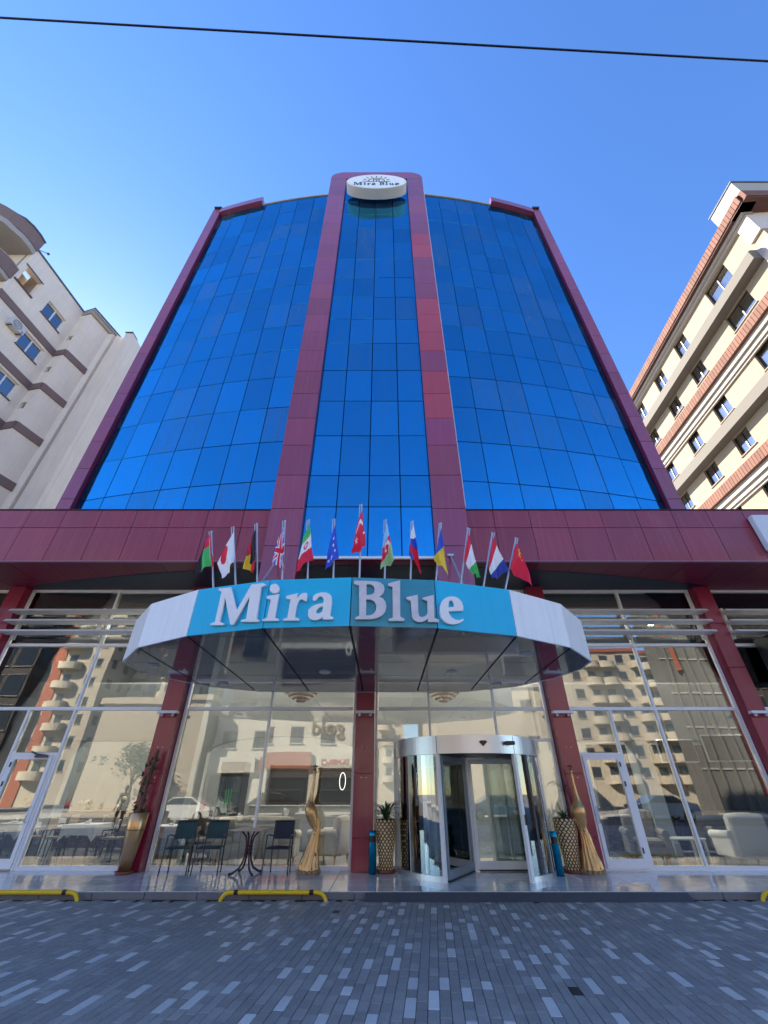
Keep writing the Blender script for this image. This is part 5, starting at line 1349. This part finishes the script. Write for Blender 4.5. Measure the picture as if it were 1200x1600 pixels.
g.tube([(q.x - .1, q.y, 29.3), (q.x + .35, q.y + .15, 29.2)], .025, 6); g.bev(q.x + .32, q.x + .44, q.y + .1, q.y + .22, 29.13, 29.24, .01); part('bracket', g, GREY_D, t, world=True)
q = A + e * -.3 + nrm * -.1; g = MB(); g.tube([(q.x, q.y, 29.9), (q.x, q.y, 30.3)], .02, 6); g.ball((q.x, q.y, 30.2), .07, 8); part('mast', g, WFRAME, t, world=True)

# ------------------------------------------------------------------ neighbour on the right: cream block with brick strips and ledges
RB = thing('apartment_block', 'yellow-cream apartment block with red brick strips and deep grey ledges, right of the hotel', 'building', (21, 14, 0))
A3 = Vector((20.57, 9.72, 0)); e3 = (Vector((21.37, 24.03, 0)) - A3).normalized(); n3 = Vector((-e3.y, e3.x, 0)); W3 = (A3, e3, n3)
WX = [(3.08, 4.98), (7.70, 8.92), (10.72, 11.90), (13.95, 15.2), (17.2, 18.5)]
holes = []
for k in range(5):
    zt = 28.50 - 6.27 * k
    for a, b in WX: holes.append((a, b, zt - 1.55, zt)); holes.append((a, b, zt - 4.30, zt - 2.95))
holes = [h for h in holes if h[2] > .5]
wall_with_holes(RB, .6, 20, 0, 28.9, holes, 0, CREAMR, .3, W3)
RG = clear_glass('dusky_window_glass', tint=(.60, .62, .60), base=.03, gain=.35)
NET = mat('net_curtain', (.42, .40, .36), .85, noise=.3, nscale=4, aniso=(6, 6, .5))
for h in holes:
    if h[2] < 9: continue
    window(RB, *h, 0, DFRAME, W3, 1, NET if rng.random() < .75 else None, RG, sill=CREAMR)
for k in range(5):
    z = 26.38 - 6.27 * k
    if z < 3: break
    g = MB()
    P = [(0, z - .80), (.62, z - .80), (.62, z - .10), (.45, z + .02), (0, z + .02)]
    for s0, s1 in ((1.38, 20),):
        V = []
        for s in (s0, s1):
            for d, zz in P: q = A3 + e3 * s + n3 * d; V.append((q.x, q.y, zz))
        n_ = len(P); g.add(V, [tuple(range(n_)), tuple(range(2 * n_ - 1, n_ - 1, -1))] + [(i, i + n_, (i + 1) % n_ + n_, (i + 1) % n_) for i in range(n_)])
    part('ledge', g, GREYL, RB, world=True)
    # brick strip with single bricks on edge, then a stepped cornice under it
    zb = z - 2.93
    g = MB(); wq(g, 1.38, 20, zb - .70, zb - .02, 0, .50, 0, *W3); bs = part('brick_band', g, BRICKR, RB, world=True)
    g = MB(); wq(g, 1.38, 20, zb - 1.05, zb - .702, 0, .35, 0, *W3); wq(g, 1.38, 20, zb - 1.35, zb - 1.052, 0, .22, 0, *W3); wq(g, 1.38, 20, zb - 1.50, zb - 1.352, 0, .12, 0, *W3); part('cornice', g, CORN, RB, world=True)
# roof parapet
g = MB(); wq(g, .0, 20, 28.98, 29.66, .3, .60, 0, *W3); pb_ = part('brick_parapet', g, BRICKR, RB, world=True)
g = MB(); wq(g, .0, 20, 28.90, 28.978, -.2, .57, 0, *W3); part('parapet_soffit', g, mat('dark_red_soffit', (.08, .03, .03), .7), RB, world=True)
g = MB(); wq(g, .5, 20, 28.72, 28.897, -.3, .34, 0, *W3); wq(g, .58, 20, 28.55, 28.717, -.3, .18, 0, *W3); part('cornice', g, CORN, RB, world=True)
# soldier bricks on the strips
bk = MB(); bk.bev(-.03, .03, -.105, .105, 0, .66, .006); bkm = bk.mesh('brick', BRICKR)
ang3 = math.atan2(e3.y, e3.x)
cnt = 0
for par, zb, d, s0, s1 in ((pb_, 28.99, .60, .1, 15.5), (bs, 0, 0, 0, 0)):
    s = s0
    while s < s1:
        q = A3 + e3 * s + n3 * (d + .012); o = piece('brick', bkm, par, (q.x, q.y, zb), (0, 0, ang3)); o.rotation_euler = (0, 0, ang3 - math.pi / 2); s += .225; cnt += 1
for ch in [c for c in RB.children if c.name.startswith('brick_band')][:2]:
    zb = max(v.co.z for v in ch.data.vertices) - .67 + 0
    s = 1.5
    while s < 15.5:
        q = A3 + e3 * s + n3 * (.50 + .012); piece('brick', bkm, ch, (q.x, q.y, zb), (0, 0, ang3 - math.pi / 2)); s += .225
# front wing: pale frame, roof slab turned towards the street
Wf = (A3 + e3 * -1.2 + n3 * .0, Vector((e3.y, -e3.x, 0)), Vector((-e3.x, -e3.y, 0)))      # runs to +x, faces the camera
g = MB(); g.box(20.06, 34, 9.45, 9.68, 28.98, 29.66); g.box(20.02, 34, 9.50, 10.7, 28.90, 28.977); part('brick_parapet', g, BRICKR, RB, world=True)
g = MB(); g.box(20.05, 34, 9.47, 11.3, 29.665, 30.80); part('roof_block', g, CORN, RB, world=True)
g = MB(); g.box(19.99, 34, 9.41, 11.36, 30.802, 30.88); part('roof_edge', g, mat('slate_edge', (.10, .12, .16), .6), RB, world=True)
g = MB(); g.box(20.9, 34, 10.32, 10.6, 0, 28.89); part('wall', g, CREAMR, RB, world=True)
for z0_, z in ((27.0, 29.08), (23.95, 26.27), (20.75, 22.85), (17.6, 19.95)):
    g = MB(); wq(g, .57, 1.38, z0_, z, -2.0, .14, 0, *W3); wq(g, .57, .72, z0_, z, -12, -2.0, 0, *W3); part('balcony_corner', g, mat('pinkish_render', (.60, .52, .48), .85), RB, world=True)
    g = MB(); wq(g, .66, 1.36, z, z + .06, -2.0, .08, 0, *W3); part('balcony_slab', g, CORN, RB, world=True)
g = MB(); q = [A3 + e3 * -2.9 - n3 * .4, A3 + e3 * 20 - n3 * .4]
g.add([(21.3, 10.9, 0), (34, 10.9, 0), (34.5, 30, 0), (22.0, 30, 0), (21.3, 10.9, 29), (34, 10.9, 29), (34.5, 30, 29), (22.0, 30, 29)], [(3, 2, 1, 0), (4, 5, 6, 7), (0, 1, 5, 4), (1, 2, 6, 5), (2, 3, 7, 6), (3, 0, 4, 7)])
part('building_core', g, CREAMR, RB, world=True)

# ------------------------------------------------------------------ across the street: what the shop windows mirror
SANDM = mat('sunlit_sand_render', (.42, .365, .285), .9, noise=.08, nscale=1); WHITER = mat('white_shop_render', (.50, .475, .42), .85, noise=.06, nscale=1)
ORNG = mat('orange_red_render', (.28, .08, .045), .85); GRYB = mat('grey_panel_render', (.12, .115, .105), .8, noise=.1, nscale=.5); GLD = mat('dark_reflective_glass', (.02, .05, .07), .1, metal=.3)
WIN = mat('far_window_glass', (.04, .05, .06), .15)
def block(lab, x0, x1, y0, y1, h, m, floors, cols, balc=None, fr=None, strip=None, cat='building', wv=(1.2, 1.3), side=None):
    """building whose street side (+y) faces the hotel; windows recessed in frames, optional rounded balconies"""
    t = thing('apartment_building', lab, cat, ((x0 + x1) / 2, y1, 0)); g = MB(); g.box(x0, x1, y0, y1, 0, h); part('wall', g, m, t, world=True)
    g = MB(); g.box(x0 - .3, x1 + .3, y0 - .3, y1 + .3, h, h + .5); part('parapet', g, fr or m, t, world=True)
    fh = h / floors; cw_ = (x1 - x0) / cols
    wm = _cache.setdefault(('bw', wv), MB().box(-wv[0] / 2, wv[0] / 2, 0, .03, 0, wv[1]).box(-wv[0] / 2 - .08, wv[0] / 2 + .08, -.01, .05, wv[1], wv[1] + .08, 1).box(-wv[0] / 2 - .08, wv[0] / 2 + .08, -.01, .12, -.1, 0, 1).mesh('window', [WIN, CORN]))
    for f_ in range(floors):
        for c in range(cols):
            x = x0 + (c + .5) * cw_; z = f_ * fh + fh * .32
            if f_ == 0: continue
            piece('window', wm, t, (x, y1 + .002, z))
            if balc and c in balc:
                g = MB(); z0 = f_ * fh
                P = [(x - cw_ * .48, y1), (x - cw_ * .48, y1 + .6)] + [(x - cw_ * .48 * math.cos(math.pi * k / 8), y1 + .6 + .8 * math.sin(math.pi * k / 8)) for k in range(1, 8)] + [(x + cw_ * .48, y1 + .6), (x + cw_ * .48, y1)]
                g.prism(P[::-1], z0, z0 + 1.05); part('balcony', g, m, t, world=True)
    if side:
        sm_ = _cache.setdefault(('bs', wv), MB().box(-.02, .02, -wv[0] / 2, wv[0] / 2, 0, wv[1]).mesh('window', [WIN]))
        for f_ in range(1, floors):
            for c in range(side[1]): piece('window', sm_, t, (side[0], y1 - (c + .5) * (y1 - y0) / side[1], f_ * fh + fh * .32))
    if strip:
        for xs0, xs1 in strip: g = MB(); g.box(xs0, xs1, y1 + .004, y1 + .12, 0, h); part('colour_strip', g, ORNG, t, world=True)
    return t
block('low sand-coloured building with blank sunlit walls across the street', -24.5, -15.2, -26, -16.0, 8.2, SANDM, 1, 4)
t = block('low white row of shops with a gold sign across the street', -14.8, -1.0, -26, -17.6, 7.6, WHITER, 2, 5)
for i in range(3):
    x = -12.8 + i * 4.4; g = MB(); g.box(x - 1.7, x + 1.7, -17.598, -17.45, .3, 3.0); part('shop_window', g, WIN, t, world=True)
    g = MB(); g.box(x - 2.0, x + 2.0, -17.45, -17.2, 3.15, 4.3); part('shop_sign', g, [WHITER, ORNG, WHITER][i], t, world=True)
def text3(s, size, loc, m, parent, rz=math.pi, ext=.03):
    cu = bpy.data.curves.new('text', 'FONT'); cu.body = s; cu.size = size; cu.extrude = ext; cu.align_x = 'CENTER'; cu.materials.append(m)
    ob = bpy.data.objects.new('sign_text_tmp', cu); COL.objects.link(ob); dg = bpy.context.evaluated_depsgraph_get(); me = bpy.data.meshes.new_from_object(ob.evaluated_get(dg)); bpy.data.objects.remove(ob)
    me.materials.clear(); me.materials.append(m); me.transform(Matrix.Rotation(rz, 4, 'Z') @ Matrix.Rotation(math.pi / 2, 4, 'X'))
    me.transform(Matrix.Translation(Vector(loc) - ORG[parent.name])); return link('sign_text', me, parent)
text3('gold', 1.7, (-5.2, -17.50, 5.7), mat('sign_gold_text', (.16, .11, .05), .5), t)
text3('EKMEKCI', .6, (-4.4, -17.15, 3.45), mat('sign_red_text', (.5, .03, .03), .5), t)
block('cream classical building with mouldings across the street to the right', 5.5, 19, -38, -26, 11.5, SANDM, 3, 6, fr=CORN)
block('tall beige tower block with orange-red strips and balconies', -62, -44.5, -56, -46, 36, SANDM, 12, 5, balc=(1, 3), strip=[(-52.6, -51.0), (-61.0, -60)], side=(-44.48, 3))
block('tall beige tower block with rounded balconies behind the low shops', -43, -33, -66, -52, 33, SANDM, 11, 4, balc=(0, 2), side=(-32.98, 4))
block('dark grey office block with blue-green glazing across the street', -60, -40, -29, -26, 19, GRYB, 6, 8, side=(-39.98, 1), wv=(2.0, 2.2))
block('pale tower block with rounded balconies and a long window grid', -31, -22, -75, -60, 30, SANDM, 10, 4, balc=(1, 2))
t = block('cream tower block with curved balconies and a red roof seen mirrored in the right window', 29, 44, -58, -46, 21, SANDM, 8, 6, balc=(1, 2, 4, 5), fr=ORNG)
text3('A R O Z', 1.2, (33.5, -45.9, 18.6), BLACK, t)
t = block('grey concrete building with ribbed panels and a red frame across the street', 28.5, 44, -22, -20, 23, GRYB, 7, 1, wv=(.9, 1.6))
g = MB()
for k in range(14): g.box(29 + k * 1.1, 29.15 + k * 1.1, -19.99, -19.8, 0, 23)
part('rib', g, GRYB, t, world=True, kind='stuff')
g = MB()
for k in range(7): g.box(28.5, 44, -19.99, -19.9, k * 3.3, k * 3.3 + .12)
part('panel_joint', g, CORN, t, world=True)
g = MB(); g.box(29.6, 30.0, -19.8, -19.6, 12, 19); g.box(29.6, 34.6, -19.8, -19.6, 19, 19.4); part('red_frame', g, ORNG, t, world=True)
block('plain cream apartment slab far behind the shops', -14, 4, -80, -66, 24, SANDM, 8, 7, balc=(1, 5))
block('beige apartment slab far behind the classical building', 8, 24, -82, -68, 27, SANDM, 9, 6, balc=(0, 2, 4))
# a street pole with lamp arm, low trees and parked cars across the road
t = thing('street_lamp', 'concrete street pole with a lamp arm and cable insulators across the road', 'street lamp', (13.6, -13.6, .1))
g = MB(); g.tube([(0, 0, 0), (0, 0, 12)], [.18, .11], 10); part('pole', g, mat('concrete_pole', (.42, .36, .28), .8), t)
g = MB(); g.tube([(0, 0, 10), (-1.0, .5, 10.4), (-2.2, 1.1, 10.4)], .05, 6); g.bev(-2.6, -2.1, .9, 1.3, 10.3, 10.45, .03); part('lamp_arm', g, GREY_D, t)
g = MB()
for z in (8.6, 9.2, 11): g.lathe([(.001, -.1), (.22, -.1), (.25, 0), (.22, .1), (.001, .1)], (0, 0, z), 10)
part('insulator', g, CORN, t)
def tree(c, h, r, lab, seed):
    rg = random.Random(seed); t = thing('street_tree', lab, 'tree', c, 0, 'trees across the road')
    g = MB(); g.tube([(0, 0, 0), (.05, 0, h * .3), (-.05, .1, h * .55)], [.16, .12, .07], 8)
    for k in range(6): a = rg.uniform(0, 6.28); g.tube([(0, 0, h * .35), (math.cos(a) * r * .4, math.sin(a) * r * .4, h * .6), (math.cos(a) * r * .7, math.sin(a) * r * .7, h * .8)], [.06, .04, .015], 6)
    part('trunk', g, STEM, t); g = MB()
    cl = [(rg.gauss(0, r * .42), rg.gauss(0, r * .42), h * .68 + rg.gauss(0, h * .13)) for _ in range(34)]
    for c_ in cl:
        for k in range(50):
            p = Vector((c_[0] + rg.gauss(0, .28), c_[1] + rg.gauss(0, .28), c_[2] + rg.gauss(0, .22))); s = rg.uniform(.09, .17)
            R_ = Matrix.Rotation(rg.uniform(0, 6.3), 4, 'Z') @ Matrix.Rotation(rg.uniform(0, 3.1), 4, 'X'); q = [p + (R_ @ Vector(v)) * s for v in ((-1, 0, 0), (0, -.5, 0), (1, 0, 0), (0, .5, 0))]
            g.add(q, [(0, 1, 2, 3)])
    part('crown', g, LEAF, t, kind='stuff')
for i, (x, lab) in enumerate(((-19.5, 'bushy street tree in front of the low sand-coloured building'),)): tree((x, -14.6, .1), 5.0, 1.9, lab, 20 + i)
def car(c, rz, m, lab):
    t = thing('parked_car', lab, 'car', c, rz, 'cars parked across the road')
    prof = [(-2.15, .30), (-2.2, .62), (-2.05, .90), (-1.25, .98), (-.55, 1.42), (.75, 1.45), (1.55, 1.02), (2.1, .92), (2.2, .55), (2.15, .30)]
    g = MB(); N = 6
    ring_ = []
    for s in (-1, -.86, .86, 1):
        w = .88 * s; k = 1 if abs(s) < .9 else .0
        ring_.append([(x * (1 if k else .99), w, z if z < 1 or k else 1 + (z - 1) * .9) for x, z in prof])
    n_ = len(prof); V = [p for r in ring_ for p in r]; F = []
    for i in range(3):
        for k in range(n_): F.append((i * n_ + k, (i + 1) * n_ + k, (i + 1) * n_ + (k + 1) % n_, i * n_ + (k + 1) % n_))
    F += [tuple(range(n_)), tuple(3 * n_ + k for k in range(n_ - 1, -1, -1))]
    g.add(V, F); part('body', g, m, t)
    for s in (-1, 1):
        g = MB(); g.prism([(-1.1, 1.0), (-.5, 1.36), (.70, 1.38), (1.3, 1.03)], s * .885 - .008, s * .885 + .008, ax='y'); part('side_window', g, WIN, t)
        for x in (-1.35, 1.35):
            g = MB(); g.lathe([(.001, -.1), (.31, -.1), (.33, -.05), (.33, .05), (.31, .1), (.001, .1)], (0, 0, 0), 18); g.xf(Matrix.Translation((x, s * .82, .33)) @ Matrix.Rotation(math.pi / 2, 4, 'X')); w = part('wheel', g, BLACK, t)
            g = MB(); g.lathe([(.001, .102), (.20, .102)], (0, 0, 0), 14); g.lathe([(.001, -.102), (.20, -.102)], (0, 0, 0), 14); g.xf(Matrix.Translation((x, s * .82, .33)) @ Matrix.Rotation(math.pi / 2, 4, 'X')); part('rim', g, SILVER, w)
        g = MB(); g.bev(2.12, 2.21, s * .65 - .16, s * .65 + .16, .62, .78, .02); part('headlight', g, mat('headlight', (.7, .7, .7), .1), t)
        g = MB(); g.bev(-2.21, -2.12, s * .65 - .14, s * .65 + .14, .66, .84, .02); part('tail_light', g, mat('tail_light', (.4, .01, .01), .2), t)
for x, c, lab in ((-14, (.6, .6, .6), 'white parked car across the road, in front of the shops'), (-8.2, (.03, .03, .035), 'black parked car across the road, under the gold sign'), (2.2, (.35, .36, .38), 'silver parked car across the road, opposite the revolving door'), (9.0, (.05, .10, .2), 'dark blue parked car across the road beside the street pole'), (19.5, (.62, .62, .6), 'white parked car across the road at the grey building')):
    car((x, -11.9, -.01), rng.uniform(-.02, .02), mat('car_paint_%d' % int(x + 20), c, .2, coat=1), lab)

# ------------------------------------------------------------------ people on the pavement behind the camera (seen only in the glass)
def person_mesh(lab, c, rz, top, trou, phone):
    """body grown as metaball-like tapered limbs fused by remeshing"""
    t = link('person', None); t.location = c; t.rotation_euler = (0, 0, rz); t['label'] = lab; t['category'] = 'person'; t['group'] = 'people standing on the pavement'; ORG[t.name] = Vector(c)
    g = MB()
    def limb(P, R_, flat=1): g.tube(P, R_, 16, flat=flat)
    g.tube([(0, 0, .80), (0, 0, .92), (0, 0, 1.08), (0, 0, 1.28), (0, 0, 1.42), (0, .0, 1.48)], [.13, .165, .145, .175, .16, .08], 18, flat=.68)
    g.tube([(0, .0, 1.44), (0, .01, 1.56)], [.06, .055], 12); g.ball((0, .02, 1.645), .098, 16, sz=1.22, sx=.86); g.tube([(0, .11, 1.645), (0, .135, 1.615), (0, .11, 1.60)], [.012, .018, .012], 8)
    for s in (-1, 1):
        g.ball((s * .088, .02, 1.64), .022, 8); limb([(s * .09, 0, .90), (s * .14, .02, .50), (s * .17, -.01, .09)], [.095, .062, .042]); g.tube([(s * .17, -.06, .045), (s * .18, .05, .05), (s * .19, .17, .035)], [.045, .048, .03], 12)
        g.ball((s * .175, 0, 1.41), .07, 12)
        A_ = [(s * .18, 0, 1.40), (s * .25, .18, 1.20), (s * .09, .38, 1.42)] if phone else [(s * .18, 0, 1.40), (s * .25, -.03, 1.14), (s * .26, .06, .88)]
        limb(A_, [.056, .045, .030])
        h = Vector(A_[-1]); dd = (h - Vector(A_[1])).normalized(); g.ball(h + dd * .05, .036, 10, sx=.7)
        for k in range(4): q = h + dd * .08 + Vector(((k - 1.5) * .017, 0, 0)); g.tube([q, q + dd * .04 + Vector((0, 0, -.005)), q + dd * (.06 + .008 * (k in (1, 2))) + Vector((0, .012, -.01))], [.0085, .008, .007], 6)
        q = h + dd * .03 + Vector((-s * .03, 0, 0)); g.tube([q, q + dd * .035 + Vector((-s * .015, 0, 0))], [.010, .008], 6)
    m = g.mesh('body', [top, trou, mat('skin', (.45, .27, .19), .6), mat('shoe', (.03, .03, .03), .6)])
    o = link('body', m, t); r = o.modifiers.new('fuse', 'REMESH'); r.mode = 'VOXEL'; r.voxel_size = .011
    dg = bpy.context.evaluated_depsgraph_get(); me = bpy.data.meshes.new_from_object(o.evaluated_get(dg)); o.modifiers.clear(); o.data = me
    me.materials.clear(); [me.materials.append(x) for x in (top, trou, mat('skin', (.45, .27, .19), .6), mat('shoe', (.03, .03, .03), .6))]
    for p in me.polygons:
        c_ = p.center; p.use_smooth = True
        hand = (c_.z > 1.44 and c_.y > .36) if phone else (c_.z < .86 and abs(c_.x) > .215 and c_.z > .6)
        p.material_index = 2 if (c_.z > 1.49 or hand) else (0 if c_.z > .94 else (1 if c_.z > .085 else 3))
    g = MB(); g.lathe([(max(.103 * math.sin(a), .001), -.125 * math.cos(a)) for a in [math.pi * (.5 + .5 * k / 8) for k in range(9)]], (0, -.005, 1.66), 20, sx=.92, sy=1.0); g.lathe([(.10, -.06), (.102, 0)], (0, -.005, 1.66), 12, a0=math.pi, a1=2 * math.pi, sx=.92); part('hair', g, mat('dark_hair', (.02, .015, .012), .6), t)
    if phone: g = MB(); g.bev(-.038, .038, .455, .465, 1.42, 1.58, .003); part('phone', g, BLACK, t)
    return t
JK = mat('dark_teal_jacket', (.02, .05, .06), .8); TR = mat('dark_trousers', (.015, .02, .03), .8); GJ = mat('grey_jacket', (.14, .15, .15), .8)
person_mesh('person in dark clothes holding up a phone, mirrored in the revolving door', (3.5, -.7, -.0), 0, JK, TR, True)
person_mesh('person in a grey jacket with arms down, mirrored in the left window', (-12.6, -.6, 0), 0, GJ, TR, False)
